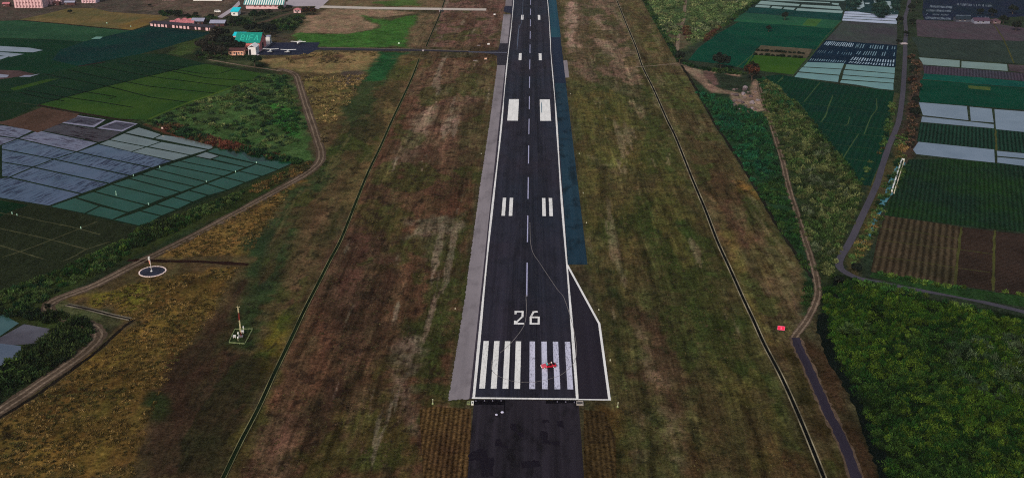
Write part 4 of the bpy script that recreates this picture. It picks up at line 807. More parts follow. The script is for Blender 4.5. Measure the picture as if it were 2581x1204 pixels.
undergrowth('compound_undergrowth', ['X 1100,230 1380,240 1420,330 1150,340', 'X 1650,290 2050,200 2100,260 1960,400 1750,400', 'X 560,200 960,240 900,290 620,290', 'X 200,150 520,160 540,220 260,210', 'W 150,560 700,600 1100,600 1080,640 300,650'], .09, (1.3, 2.6), (1.0, 2.6), 1.0, np.concatenate([DEEP, pal((60, 64, 46))]), per=45, cut=.3, seed=27, label='dark bushes scattered through the far compound')
undergrowth('marsh_undergrowth', ['R 1485,0 1690,0 1660,90 1600,145 1475,150', 'R 1830,70 2000,50 2070,150 2050,190 1950,262 1870,215 1830,180', 'R 1880,0 2000,0 1990,60 1880,80', 'R 2090,0 2200,0 2160,180 2100,150'], .07, (1.6, 3.0), (1.2, 2.8), 1.1, pal((36, 62, 58), (28, 54, 50), (44, 70, 60)), per=40, cut=.3, seed=28, label='dark mangrove bushes in the flooded marsh')
undergrowth('grassland_tuft_undergrowth', ['V 345,705 600,668 540,790 430,930 375,1060 330,1215 -40,1215 -40,1085 0,1058 245,892 345,812 222,762', 'V 745,460 705,520 630,640 440,648 400,640 560,556'], .55, (.4, 1.1), (.2, .6), .3, pal((118, 94, 48), (100, 84, 40), (76, 66, 32), (132, 108, 60), (80, 76, 38), (60, 50, 30), f=.72), per=34, cut=.33, clump=.09, seed=29, label='tufts of tall dry yellow grass at the lower left', cat='dry grass', flat=.4)
undergrowth('dry_tuft_undergrowth', ['V 755,190 925,190 900,220 850,300 815,370 790,280', 'Q 330,600 1045,590 980,723 0,723 0,660'], .1, (.8, 1.8), (.3, .8), .8, pal((126, 106, 66), (100, 88, 52), (80, 70, 48), f=.75), per=30, cut=.42, seed=30, label='dry yellow tussocks south of the black apron', cat='dry grass', flat=.4)
undergrowth('clod_undergrowth', ['V 740,860 930,500 1185,430 1150,850 1130,1000 1050,1010 1055,1204 600,1204', 'V 1480,400 1660,420 1830,750 1900,1010 2040,1204 1560,1204 1540,1000 1580,800'], .16, (.25, .7), (.08, .22), .26, pal((62, 50, 36), (72, 66, 38), (54, 52, 30), (80, 66, 50), f=.8), per=14, cut=.4, clump=.12, seed=31, label='low grass clumps scattered over the airfield strips', cat='grass clumps', flat=.5)

# trees
BARK = plain((74, 62, 54), .95, .1, .5, .3, name='bark')
def crown_mesh(name, rx, rz, z0, palette, clumps, per, leaf, seed, open_=.25, umbrella=False):
    g = np.random.default_rng(seed); Cc = []; Nn = []; Co = []
    for i in range(clumps):
        d = g.normal(size=3); d[2] = abs(d[2])*.9-.15 if not umbrella else abs(d[2])*.35+.1; d /= np.linalg.norm(d)
        q = g.uniform(.45, .85); c = np.array([d[0]*rx*q, d[1]*rx*q, z0+rz*.5+d[2]*rz*.55*q]); cr = rx*g.uniform(.24, .42)
        e = g.normal(size=(per, 3)); e /= np.linalg.norm(e, axis=1)[:, None]
        Cc.append(c+e*cr*g.uniform(.5, 1.05, per)[:, None]*np.array([1, 1, .75])); Nn.append(e+np.array([0, 0, .3]))
        Co.append(palette[g.integers(len(palette))]*g.uniform(.7, 1.3)*g.uniform(.65, 1.4, per)[:, None])
    V, F, K = leaf_quads(np.concatenate(Cc), np.concatenate(Nn), leaf*g.uniform(.6, 1.4, clumps*per), np.concatenate(Co))
    return np_mesh(name, V, F, K)
def trunk_mb(h, r, spread, seed, n=5):
    g = random.Random(seed); mb = MB(); lean = (g.uniform(-.3, .3), g.uniform(-.3, .3))
    mb.path([(0, 0, -.1), (lean[0]*.4, lean[1]*.4, h*.5), (lean[0], lean[1], h)], [r*1.3, r, r*.7])
    for i in range(n):
        a = i*2*math.pi/n+g.uniform(-.4, .4); z = h*g.uniform(.65, 1)
        mb.path([(lean[0]*.8, lean[1]*.8, z), (math.cos(a)*spread*.5, math.sin(a)*spread*.5, z+h*.35), (math.cos(a)*spread, math.sin(a)*spread, z+h*.6)], [r*.55, r*.38, r*.16], 6)
    return mb
def proto_tree(name, rx, rz, th, palette, clumps, per, leaf, seed, **kw):
    root = empty(name, (0, 0, -500)); trunk_mb(th, .28, rx*.6, seed).build('trunk', BARK, root)
    link_mesh('crown', crown_mesh('crown', rx, rz, th*.8, palette, clumps, per, leaf, seed, **kw), LEAF, root); return root
DARKT = pal((30, 40, 34), (40, 48, 38), (26, 36, 30)); BROWNT = pal((66, 50, 40), (50, 44, 36), (96, 58, 42)); MIDT = pal((36, 62, 40), (28, 52, 36), (50, 72, 44))
RUSTT = pal((92, 68, 54), (72, 58, 44), (112, 88, 70), (54, 56, 40), (40, 46, 34)); GREYT = pal((52, 50, 44), (40, 40, 36), (66, 62, 52))
# one prototype of each kind; built with crown radius 5, total height about 9
TP = dict(dark=('round_tree', 5, 6.5, 2.6, DARKT, 34, 90, .62, 41), brown=('round_tree', 5, 6.5, 2.6, BROWNT, 34, 90, .62, 42), mid=('leafy_tree', 5, 6, 2.6, MIDT, 34, 90, .62, 43),
          rust=('palm_tree', 5, 6, 3.4, RUSTT, 30, 70, .7, 44), grey=('rain_tree', 5, 6, 3.2, GREYT, 38, 80, .62, 45))
PROTO = {k: proto_tree(*v) for k, v in TP.items()}
PROTO['umb'] = proto_tree('umbrella_tree', 5, 4, 4.6, MIDT, 26, 90, .6, 46, umbrella=True)
_used = set()
def tree(kind, reg, px, py, wid, hgt, label, group=None, shape=None):
    X, Y = at(reg, px, py); sc = (wid/10*.92, wid/10*.92, hgt/9.2); rz = random.uniform(0, 6.28)
    if kind not in _used:
        o = PROTO[kind]; _used.add(kind); o.location = (X, Y, 0); o.rotation_euler = (0, 0, rz); o.scale = sc; tag(o, label, 'tree', group)
    else:
        o = copy_tree(PROTO[kind], loc=(X, Y, 0), rz=rz, sc=sc, label=label, cat='tree')
        if 'group' in o.keys(): del o['group']
        if group: o['group'] = group
    return o
tree('dark', 'P', 1713, 160, 7.5, 9, 'dark round tree where the crossing path meets the upper footpath')
tree('dark', 'P', 1816, 176, 14, 11.5, 'broad dark tree behind the sandy dump, widest on the right side')
tree('brown', 'P', 1895, 203, 11, 12, 'brown leafed round tree at the top of the dirt track')
tree('dark', 'P', 1978, 52, 6, 7.5, 'small dark tree standing in the lighter green strip')
tree('dark', 'P', 1937, 81, 4.6, 5.5, 'small lone tree in the big emerald field')
GR = 'dark trees crowding the teal roofed hall'
for i, (kd, a, b_, wd, ht, lb) in enumerate([
    ('grey', 290, 500, 8.5, 8.5, 'dark spreading tree at the left end of the grove beside the hall'), ('grey', 400, 565, 8, 7.5, 'dark tree in the front row of the grove, second from its left end'),
    ('grey', 520, 590, 8, 8, 'dark tree in the front row of the grove, third from its left end'), ('grey', 640, 590, 8, 7.5, 'dark tree standing just left of the peach house'),
    ('grey', 480, 430, 9, 10, 'tall dark tree in the middle of the grove left of the hall'), ('dark', 650, 430, 9, 9, 'dark tree behind the peach house in the grove'),
    ('dark', 790, 420, 7.5, 8, 'dark tree against the left end of the teal roof'), ('grey', 540, 290, 9, 9, 'dark tree at the rear left of the grove near the brick row'),
    ('dark', 690, 270, 8, 8, 'dark tree at the rear of the grove left of the turquoise roof'), ('dark', 1140, 175, 8, 7, 'dark tree behind the teal roof, above its first letter'),
    ('dark', 1270, 165, 8, 8, 'dark tree behind the teal roof, above its last letter'), ('dark', 1400, 175, 8, 8.5, 'dark tree behind the right end of the teal roof'),
    ('dark', 1520, 190, 8, 7.5, 'dark tree beside the path behind the hall'), ('grey', 1570, 240, 4.5, 3.5, 'small pale grey tree at the corner of the black apron'),
    ('dark', 880, 520, 7, 8.5, 'small green tree behind the peach house roof'), ('dark', 990, 520, 7, 8, 'small green tree between peach house and pink hangar')]):
    tree(kd, 'W', a, b_, wd*1.22, ht*1.05, lb, GR)
tree('umb', 'W', 1240, 792, 10.5, 9.5, 'flat topped tree alone beside the pale path below the black apron')
tree('mid', 'W', 215, 610, 6, 5, 'low bushy green tree at the left foot of the grove')
GR2 = 'trees of the far compound'
for kd, a, b_, wd, ht, lb in [('mid', 1450, 275, 9, 9.5, 'big dark green tree below the pink hangar wall'), ('mid', 1550, 240, 7, 7, 'green tree right of the big dark compound tree'), ('grey', 1640, 205, 7, 5.5, 'low olive tree below the middle of the pink hangar wall'),
    ('mid', 1240, 310, 8, 6, 'green tree behind the roof of the hall, beside the turquoise speck'), ('mid', 1330, 345, 7, 6, 'green tree just behind the turquoise annex roof'), ('dark', 1170, 345, 7, 5.5, 'dark tree right of the grey metal roofs'),
    ('mid', 1800, 165, 6, 6.5, 'green tree at the right end of the pink hangar'), ('dark', 1900, 145, 6, 5.5, 'dark tree at the left edge of the pale concrete apron'), ('brown', 2120, 195, 8, 6.5, 'brown tree in front of the pale concrete apron, left of a pair'),
    ('brown', 2200, 200, 7.5, 7, 'brown tree at the corner where the pale taxiway starts'), ('dark', 330, 200, 6, 4.5, 'low dark tree above the stubble field'), ('dark', 450, 222, 8, 6, 'larger dark tree above the stubble field'),
    ('dark', 690, 222, 5, 4.5, 'small dark tree left of the grey road'), ('dark', 580, 240, 6, 4, 'low dark tree behind the red roofed huts'), ('dark', 890, 235, 6, 3.6, 'low dark tree behind the two grey metal roofs'),
    ('dark', 1560, 400, 8, 6, 'dark tree north of the hall beside the compound road'), ('dark', 1680, 395, 7, 5.5, 'dark tree at the edge of the tan field'), ('mid', 1900, 330, 5, 3.6, 'low green tree in the weeds beside the tan field'),
    ('mid', 2000, 270, 5, 3.6, 'low green tree below the brown pair'), ('dark', 90, 90, 4, 2.5, 'small dark bush on the far brown ground')]:
    tree(kd, 'X', a, b_, wd, ht, lb, GR2)
tree('dark', 'e', 1520, 300, 5, 3.6, 'lone dark bush at the top of the stubble field')
GR3 = 'trees lining the paved country road'
ys = [152, 163, 175, 190, 205, 221, 238, 255, 272, 290, 306, 325, 345, 366]
for i, yv in enumerate(ys):
    kd = ['rust', 'rust', 'dark', 'rust', 'brown', 'rust', 'rust', 'dark', 'rust', 'dark', 'rust', 'rust', 'rust', 'rust'][i]
    pl = 'upper part of the row, level with the %s' % ['sage plots', 'sage plots', 'mauve strip', 'jade strip', 'emerald field', 'emerald field'][i] if i < 6 else 'lower part of the row, level with the %s' % ['top silver paddy', 'top silver paddy', 'middle silver paddy', 'middle silver paddy', 'row crop', 'row crop', 'low silver paddy', 'low silver paddy'][i-6]
    nm = {'rust': 'rusty brown tree', 'dark': 'dark green tree', 'brown': 'dull brown tree'}[kd]
    tree(kd, 'P', [2296, 2308, 2300, 2308, 2298, 2310, 2300, 2306, 2296, 2304, 2294, 2300, 2290, 2294][i], yv+8, 6.2+1.2*math.sin(i*1.7), 5.6+math.cos(i*2.1)*.9,
         '%s in the roadside row, %s' % (nm, ['nearest its far end', 'second from its far end', 'third from its far end', 'fourth from its far end', 'fifth from its far end', 'sixth from its far end', 'seventh from its far end',
          'seventh from its near end', 'sixth from its near end', 'fifth from its near end', 'fourth from its near end', 'third from its near end', 'second from its near end', 'nearest the concrete flume'][i]), GR3)
for a, b_, wd, ht, lb in [(2266, 62, 7, 7, 'dark tree beside the white water bands by the road'), (2296, 30, 7, 7, 'dark tree across the road from the marsh'), (2300, 62, 6, 5, 'dark tree across the road from the white water bands'),
                          (2283, 92, 5, 4.5, 'small dark tree at the roadside above the far footbridge'), (2264, 112, 5, 4, 'small dark tree at the corner of the grey brown field'), (2310, 8, 7, 6, 'brownish dark tree at the very top of the paved road')]:
    tree('dark', 'P', a, b_, wd, ht, lb, GR3)
for a, b_, wd, ht, lb in [(2500, 42, 8, 7, 'dark blue green tree left of the top right corner group'), (2528, 60, 8, 7, 'dark blue green tree in front of the top right corner group'), (2560, 78, 8, 8, 'dark tree at the right edge below the corner group'), (2552, 36, 9, 8, 'dark tree nearest the top right corner'), (2470, 36, 7, 5, 'dark tree behind the right hand farm shed')]:
    tree('dark', 'P', a, b_, wd, ht, lb, 'trees behind the farm sheds')
tree('dark', 'P', 2157, 684, 4.6, 3.4, 'dark bush on the inside of the road bend')
tree('dark', 'P', 2113, 712, 4.2, 2.6, 'dark bush at the head of the thicket ditch')
tree('brown', 'P', 2338-0, 0, 5, 4, 'small brown tree at the top edge beside the seed strips')
# round bushes in two rows
bp = empty('round_bush', (0, 0, 0)); link_mesh('crown', crown_mesh('crown', 1.35, 1.9, -.2, pal((30, 46, 34), (40, 54, 38)), 12, 45, .5, 61), LEAF, bp)
trunk_mb(.6, .12, .5, 3, 3).build('trunk', BARK, bp); first = True
for row, (x0, y0, x1, y1, n) in enumerate([(312, 672, 912, 712, 11), (285, 724, 862, 765, 9)]):
    for i in range(n):
        t = (i+random.uniform(-.18, .18))/(n-1); X, Y = at('R', x0+(x1-x0)*t, y0+(y1-y0)*t)
        o = bp if first else copy_tree(bp)
        o.location = (X, Y, 0); o.rotation_euler = (0, 0, random.uniform(0, 6)); q = random.uniform(.75, 1.25); o.scale = (q*1.15, q, q*.85); first = False
        tag(o, 'round dark bush in the %s row on the tan strip in the rice' % ('far' if row == 0 else 'near'), 'bush', 'round bushes in the %s row on the tan strip' % ('far' if row == 0 else 'near'))
# spiky clump in the thicket and banana plants by the pond
def blade_plant(name, n, L, w_, palette, seed, droop=.6, **k):
    g = np.random.default_rng(seed); V = []; F = []; K = []
    for i in range(n):
        a = g.uniform(0, 6.28); t0 = g.uniform(.15, 1.0); l = L*g.uniform(.7, 1.15); pts = []
        for j in range(4):
            t = j/3; r = l*t*math.sin(t0)*(1+.2*t); z = l*t*math.cos(t0)-droop*l*t*t*.5+.3; pts.append((math.cos(a)*r, math.sin(a)*r, max(z, .1)))
        s = len(V); c = palette[g.integers(len(palette))]*g.uniform(.7, 1.35)
        for j, p in enumerate(pts):
            ww = w_*(1-.75*abs(j-1.2)/1.8); V += [(p[0]-math.sin(a)*ww, p[1]+math.cos(a)*ww, p[2]), (p[0]+math.sin(a)*ww, p[1]-math.cos(a)*ww, p[2])]; K += [c, c]
        for j in range(3): F.append((s+2*j, s+2*j+1, s+2*j+3, s+2*j+2))
    return link_mesh(name, np_mesh(name, np.array(V), np.array(F), np.array(K)), LEAF, **k)
sp = pal((66, 88, 46), (84, 104, 50), (48, 72, 38))
for i, (a, b_, s_) in enumerate([(800, 300, 3.4), (850, 330, 3.0), (900, 290, 3.2), (770, 320, 2.6), (930, 320, 2.6)]):
    X, Y = at('J', a, b_+20); o = blade_plant('reed_clump', 90, s_, .16, sp, 70+i, label='tall spiky reed clump in the thicket, %s of five' % ['second from left', 'middle one', 'fourth from left', 'leftmost', 'rightmost'][i], cat='reeds', group='spiky reed clumps in the thicket'); o.location = (X, Y, .4)
for i, (a, b_) in enumerate([(60, 690), (40, 640), (85, 640), (120, 700), (20, 700)]):
    X, Y = at('D', a, b_); o = blade_plant('banana_plant', 16, 2.8, .38, pal((74, 96, 40), (60, 84, 36)), 80+i, .9, label='banana plant with broad drooping leaves below the ponds, %s of five' % ['middle one', 'rearmost', 'rear right one', 'front right one', 'leftmost'][i], cat='banana plant', group='banana plants below the ponds'); o.location = (X, Y, .8)

# ---------------------------------------------------------------- buildings
WHITE = plain((206, 200, 212), .6, .3, .06, .4, name='white_paint'); PINKW = plain((196, 160, 164), .85, .1, .15, .6, name='pink_wall'); PEACH = plain((206, 150, 128), .85, .1, .12, .6, name='peach_wall')
DARKW = plain((34, 28, 36), .5, .4, .1, name='dark_glass'); TEALR = plain((5, 112, 100), .55, .35, .08, .3, name='teal_metal'); TEALL = plain((40, 160, 140), .55, .35, .05, name='teal_letter')
TURQ = plain((10, 176, 190), .5, .35, .06, .3, name='turquoise_metal'); GREYR = plain((128, 130, 148), .5, .4, .1, .4, name='grey_metal'); BRN = plain((70, 46, 46), .9, .1, .2, .6, name='brown_tile')
REDR = plain((150, 92, 98), .9, .1, .45, 1.6, name='red_tile'); DKROOF = plain((46, 42, 50), .9, .1, .2, .5, name='dark_roof'); PALEP = plain((222, 196, 200), .7, .2, .08, .4, name='pale_pink_metal')
def wall_box(w_, d, h): return MB().box((w_/2, d/2, h/2), (w_, d, h))
def building(name, reg, px, py, w_, d, h, wall, label, cat, roof=None, roofmat=None, rh=2, over=.5, wins=(), rz=0, group=None, winmat=None, doors=(), winh=1.1, winw=1.2, sill=1.1):
    X, Y = at(reg, px, py); r = empty(name, (X, Y, 0), rz, label=label, cat=cat, group=group)
    mb = wall_box(w_, d, h)
    if roof == 'gable':   # ridge along x
        mb.add([(0, 0, h), (0, d, h), (0, d/2, h+rh-.08)], [(0, 2, 1)]); mb.add([(w_, 0, h), (w_, d, h), (w_, d/2, h+rh-.08)], [(0, 1, 2)])
    mb.build('wall', wall, r)
    if roof == 'gable':
        t = .18; m2 = MB(); s = rh/(d/2); o = over
        m2.loft([[(-o, -o, h-s*o), (-o, -o, h-s*o+t), (-o, d/2, h+rh+t), (-o, d+o, h-s*o+t), (-o, d+o, h-s*o), (-o, d/2, h+rh)],
                 [(w_+o, -o, h-s*o), (w_+o, -o, h-s*o+t), (w_+o, d/2, h+rh+t), (w_+o, d+o, h-s*o+t), (w_+o, d+o, h-s*o), (w_+o, d/2, h+rh)]])
        m2.build('roof', roofmat, r)
    elif roof == 'gable_y':
        t = .18; m2 = MB(); s = rh/(w_/2); o = over
        m2.loft([[(-o, -o, h-s*o), (-o, -o, h-s*o+t), (w_/2, -o, h+rh+t), (w_+o, -o, h-s*o+t), (w_+o, -o, h-s*o), (w_/2, -o, h+rh)],
                 [(-o, d+o, h-s*o), (-o, d+o, h-s*o+t), (w_/2, d+o, h+rh+t), (w_+o, d+o, h-s*o+t), (w_+o, d+o, h-s*o), (w_/2, d+o, h+rh)]])
        m2.build('roof', roofmat, r)
    elif roof == 'hip':
        o = over; k = min(w_, d)*.4
        MB().add([(-o, -o, h), (w_+o, -o, h), (w_+o, d+o, h), (-o, d+o, h), (k, d/2, h+rh), (w_-k, d/2, h+rh)], [(0, 1, 5, 4), (1, 2, 5), (2, 3, 4, 5), (3, 0, 4), (3, 2, 1, 0)]).build('roof', roofmat, r)
    elif roof == 'flat':
        MB().box((w_/2, d/2, h+.12), (w_+over*2, d+over*2, .24)).build('roof', roofmat, r)
    elif roof == 'shed':
        o = over; MB().loft([[(-o, -o, h-.2), (-o, -o, h), (-o, d+o, h+rh), (-o, d+o, h+rh-.2)], [(w_+o, -o, h-.2), (w_+o, -o, h), (w_+o, d+o, h+rh), (w_+o, d+o, h+rh-.2)]]).build('roof', roofmat, r)
    def opening(nm, face, u, ww, zz, hh, m):
        q = MB(); e = MB()
        if face == 's': q.box((u, -.03, zz+hh/2), (ww, .1, hh)); e.box((u, -.05, zz-.06), (ww+.3, .18, .12))
        else: q.box((w_+.03, u, zz+hh/2), (.1, ww, hh)); e.box((w_+.05, u, zz-.06), (.18, ww+.3, .12))
        f = q.build(nm, m, r)
        if nm == 'window': e.build('sill', WHITE, f)
    for face, us in wins:
        for u in us: opening('window', face, u, winw, sill, winh, winmat or DARKW)
    for face, u, ww, hh in doors: opening('door', face, u, ww, 0.02, hh, DARKW)
    return r
LP_CUT = .65
# the hall with the lettered roof
hall = building('roofed_hall', 'W', 892, 487, 17.4, 18.5, 6.0, plain((190, 112, 108), .85, .1, .1, .4, name='salmon_wall'), 'hall with a teal metal roof lettered BIFA and salmon gable wall', 'hall', 'gable', TEALR, 5.2, .6,
                wins=[('s', [2, 5, 8, 11, 14])], doors=[('e', 9, 5, 4.2)])
def letters(text, w_, h_, st, gap):
    """block letters in a local plane: returns lists of quads"""
    L = dict(B=[(0, 0, 0, 1), (0, 1, .8, 1), (0, .52, .8, .52), (0, 0, .8, 0), (.8, 1, .9, .76), (.9, .76, .8, .52), (.8, .52, .92, .26), (.92, .26, .8, 0)], I=[(.5, 0, .5, 1)], F=[(0, 0, 0, 1), (0, 1, .9, 1), (0, .52, .75, .52)], A=[(0, 0, .5, 1), (.5, 1, 1, 0), (.2, .38, .8, .38)])
    out = []; x_ = 0
    for ch in text:
        ww = w_*(.4 if ch == 'I' else 1)
        for a, b_, c_, d_ in L[ch]:
            p, q = Vector((x_+a*ww, b_*h_)), Vector((x_+c_*ww, d_*h_)); e = (q-p).normalized(); n_ = Vector((-e.y, e.x))*st/2; e = e*st/2; out.append([p-e-n_, q+e-n_, q+e+n_, p-e+n_])
        x_ += ww+gap
    return out
sl_ = 5.2/9.25; ca = math.atan(sl_); lm = MB()
for qd in letters('BIFA', 2.6, 5.4, .62, 1.2):
    P3 = []
    for off in (.20, .26):
        for v in qd:
            sx = v.x+3.5; sy = v.y+2.2    # along the slope
            P3.append((sx, -.0+sy*math.cos(ca)-math.sin(ca)*off, 6.0+sy*math.sin(ca)+math.cos(ca)*off))
    lm.add(P3, [(3, 2, 1, 0), (4, 5, 6, 7), (0, 1, 5, 4), (1, 2, 6, 5), (2, 3, 7, 6), (3, 0, 4, 7)])
roof = [c for c in hall.children if c.name.startswith('roof')][0]
lm.build('lettering', TEALL, roof, label='pale letters BIFA on the teal roof')
ax = building('white_annex', 'W', 1436, 368, 3.0, 5.0, 5.4, WHITE, 'white end block at the apron side of the teal roofed hall', 'annex', 'flat', GREYR, over=.15, doors=[('e', 1.6, 1.4, 2.2)], wins=[('e', [3.4])], sill=3.2)
hg = building('pink_hangar', 'W', 1120, 562, 5.4, 9.5, 5.2, PALEP, 'small pale pink hangar at the corner of the black apron', 'hangar', 'gable_y', PALEP, 1.5, .35, doors=[('s', 1.1, 1.6, 3.8)], wins=[('e', [3, 6.5])], sill=2.6)
building('peach_house', 'W', 762, 572, 10.6, 5, 3.4, PEACH, 'low peach walled house under the dark trees', 'house', 'shed', BRN, .9, .4, wins=[('s', [1.4, 4.2, 7.2, 9.3])], doors=[('s', 5.7, 1.0, 2.2)])
building('turquoise_shed', 'W', 852, 300, 8.4, 5, 3.6, PINKW, 'shed with bright turquoise roof behind the teal roofed hall', 'shed', 'shed', TURQ, 1.6, .4, wins=[('s', [2, 6])])
# striped roof hangar
def stripe_mat():
    m, nt, b = new_mat('striped_metal', .5, .35); wv = nt.nodes.new('ShaderNodeTexWave'); wv.inputs['Scale'].default_value = .31416/2.0
    nt.links.new(coord(nt, obj=True), wv.inputs[0]); setc(nt, b, mix(nt, rng_map(nt, wv.outputs['Fac'], 0, 1, .45, .55), alb((196, 206, 210)), alb((40, 112, 112)))); return m
sh = building('striped_hangar', 'X', 1340, 118, 32, 14, 4.6, PINKW, 'long pink hangar with teal and white striped roof', 'hangar', 'gable', stripe_mat(), 3.6, 1.6, wins=[('s', [8, 12.5, 17, 21.5, 26, 30])], winw=1.8, winh=1.3, sill=1.6, winmat=plain((140, 84, 92), name='dusty_glass'))
building('turquoise_roof_house', 'X', 1150, 207, 5.6, 9, 3.6, WHITE, 'white house with a big turquoise roof beside the striped hangar', 'house', 'shed', TURQ, 1.8, .7, wins=[('s', [2.4])])
for i, (a, b_, w_, d, rz, lb) in enumerate([(640, 320, 9, 9, R_(-22), 'left one of two houses with plain grey metal roofs'), (880, 345, 11, 8, R_(-24), 'right one of two houses with plain grey metal roofs')]):
    building('metal_roof_house', 'X', a, b_, w_, d, 2.8, BRN, lb, 'house', 'gable', GREYR, 1.5, .8, wins=[('s', [2, 5])], rz=-rz*0, group='houses with grey metal roofs', doors=[('s', 7, 1, 2)])
hut = []
for i, (a, b_, w_, d, rz_, lb) in enumerate([(355, 330, 4, 4, .1, 'small red roofed hut at the left end of the cluster'), (415, 300, 5, 4, -.1, 'red roofed hut in the back row left of the middle'), (440, 332, 4.5, 4, .2, 'red roofed hut in the front row left of the middle'),
    (500, 295, 5, 4, .05, 'red roofed hut in the back row, middle of the cluster'), (515, 330, 4.5, 4.5, -.15, 'red roofed hut in the front row, middle of the cluster'), (575, 300, 5, 4, .1, 'red roofed hut in the back row, next to the grey roofs'), (590, 332, 4.5, 4, -.05, 'red roofed hut in the front row, next to the grey roofs')]):
    building('red_roof_hut', 'X', a, b_, w_, d, 2.2, PINKW, lb, 'hut', 'hip' if i % 2 else 'gable', REDR, 1.2, .3, wins=[('s', [w_*.3])], doors=[('s', w_*.7, .9, 1.9)], rz=rz_, group='red roofed huts beside the rice')
# long low row with pink piers
X0, Y0 = at('X', 92, 345); X1, Y1 = at('X', 905, 408); Lr = math.hypot(X1-X0, Y1-Y0); az = math.atan2(Y1-Y0, X1-X0)
rw = empty('brick_row', (X0, Y0, 0), az, label='long low row with pink piers and a dark roof beside the dark rice', cat='row house')
MB().box((Lr/2, 2.6, 1.3), (Lr, 4.6, 2.6)).build('wall', plain((44, 30, 36), .9, .1, .2, name='dark_brick'), rw)  # one dark wall, showing as openings between the pink panels
MB().loft([[(-.4, -.3, 2.6), (-.4, -.3, 2.8), (-.4, 5.4, 3.7), (-.4, 5.4, 3.5)], [(Lr+.4, -.3, 2.6), (Lr+.4, -.3, 2.8), (Lr+.4, 5.4, 3.7), (Lr+.4, 5.4, 3.5)]]).build('roof', DKROOF, rw)
for i in range(17):
    if i in (5, 11, 14): continue
    MB().box(((i+.5)*Lr/17, .2, 1.25), (Lr/17*random.uniform(.4, .75), .25, random.uniform(1.6, 2.4))).build('panel', PINKW, rw)
# compound house before the concrete apron
building('pink_pavilion', 'X', 1960, 170, 6, 5, 2.6, PINKW, 'pink pavilion between the trees before the pale concrete apron', 'pavilion', 'hip', REDR, 1.2, .3, wins=[('s', [1.4, 4.4])], doors=[('s', 2.9, 1.1, 2)])
# apartment blocks, top left
def block(name, a, b_, w_, d, h, label, n, mat):
    r = building(name, 'e', a, b_, w_, d, h, mat, label, 'apartment block', 'flat', GREYR, over=.2, group='pink apartment blocks')
    for i in range(n):
        MB().box(((i+.5)*w_/n, -.25, h/2), (w_/n*.42, .6, h-.4)).build('pier', PINKW, r)
        for k in range(3):
            if i < n-1: MB().box(((i+1)*w_/n, -.03, 1.6+k*3.1), (w_/n*.3, .12, 1.3)).build('window', plain((110, 74, 80), .5, name='tinted_glass'), r)
    return r
block('apartment_block', 320, 178, 25, 10, 10.5, 'wide pink apartment block at the upper left corner', 9, plain((180, 150, 152), .85, .1, .1, name='block_wall'))
block('apartment_block', 955, 105, 16, 9, 10, 'narrower pink apartment block right of the widest one', 6, plain((150, 126, 134), .85, .1, .1, name='block_wall'))
block('apartment_block', 1770, 72, 13, 8, 9, 'pale apartment block standing apart to the right', 5, plain((190, 170, 180), .85, .1, .1, name='block_wall'))
for i, (a, b_, w_, m_, lb) in enumerate([(1160, 125, 5, BRN, 'low brown roofed shed at the foot of the narrower apartment block'), (1400, 115, 9, GREYR, 'low grey roofed shed between the apartment blocks'), (60, 150, 6, REDR, 'low red roofed shed at the very left edge')]):
    building('low_shed', 'e', a, b_, w_, 4, 2.4, BRN, lb, 'shed', 'gable', m_, 1.0, .3, wins=[('s', [1.5])], group='low sheds by the apartment blocks')
building('teal_roof_store', 'X', 655, 14, 26, 6, 2.6, WHITE, 'long white store with a dark teal roof at the top edge', 'store', 'gable', plain((20, 60, 66), name='dark_teal_metal'), 1.2, .4, wins=[('s', [3, 8, 13, 18, 23])])
building('pale_roof_store', 'X', 250, 5, 12, 5, 2.6, PINKW, 'pale store at the top edge above the stubble field', 'store', 'gable', WHITE, 1.2, .4, wins=[('s', [3, 8])])
# farm sheds at top right
building('farm_shed', 'Y', 1112, 480, 12, 7, 2.3, plain((60, 62, 74), .8, .2, name='dim_wall'), 'farm shed with a nearly black roof, left of three', 'farm shed', 'gable', plain((18, 30, 40), name='black_roof'), 1.8, .3, wins=[('s', [3, 7])], group='farm sheds at the top right')
building('farm_shed', 'Y', 1500, 515, 12.5, 7, 2.3, plain((110, 112, 128), .8, .2, name='dull_wall'), 'farm shed with a mauve brown roof, middle of three', 'farm shed', 'gable', plain((60, 44, 58), name='mauve_roof'), 1.8, .3, wins=[('s', [3, 7])], group='farm sheds at the top right')
building('farm_shed', 'Y', 1905, 515, 6, 6, 2.2, plain((90, 72, 78), .8, .2, name='brick_wall'), 'small square brown farm shed, right of three', 'farm shed', 'hip', plain((66, 48, 56), name='brown_roof'), 1.4, .3, wins=[('s', [2])], group='farm sheds at the top right')
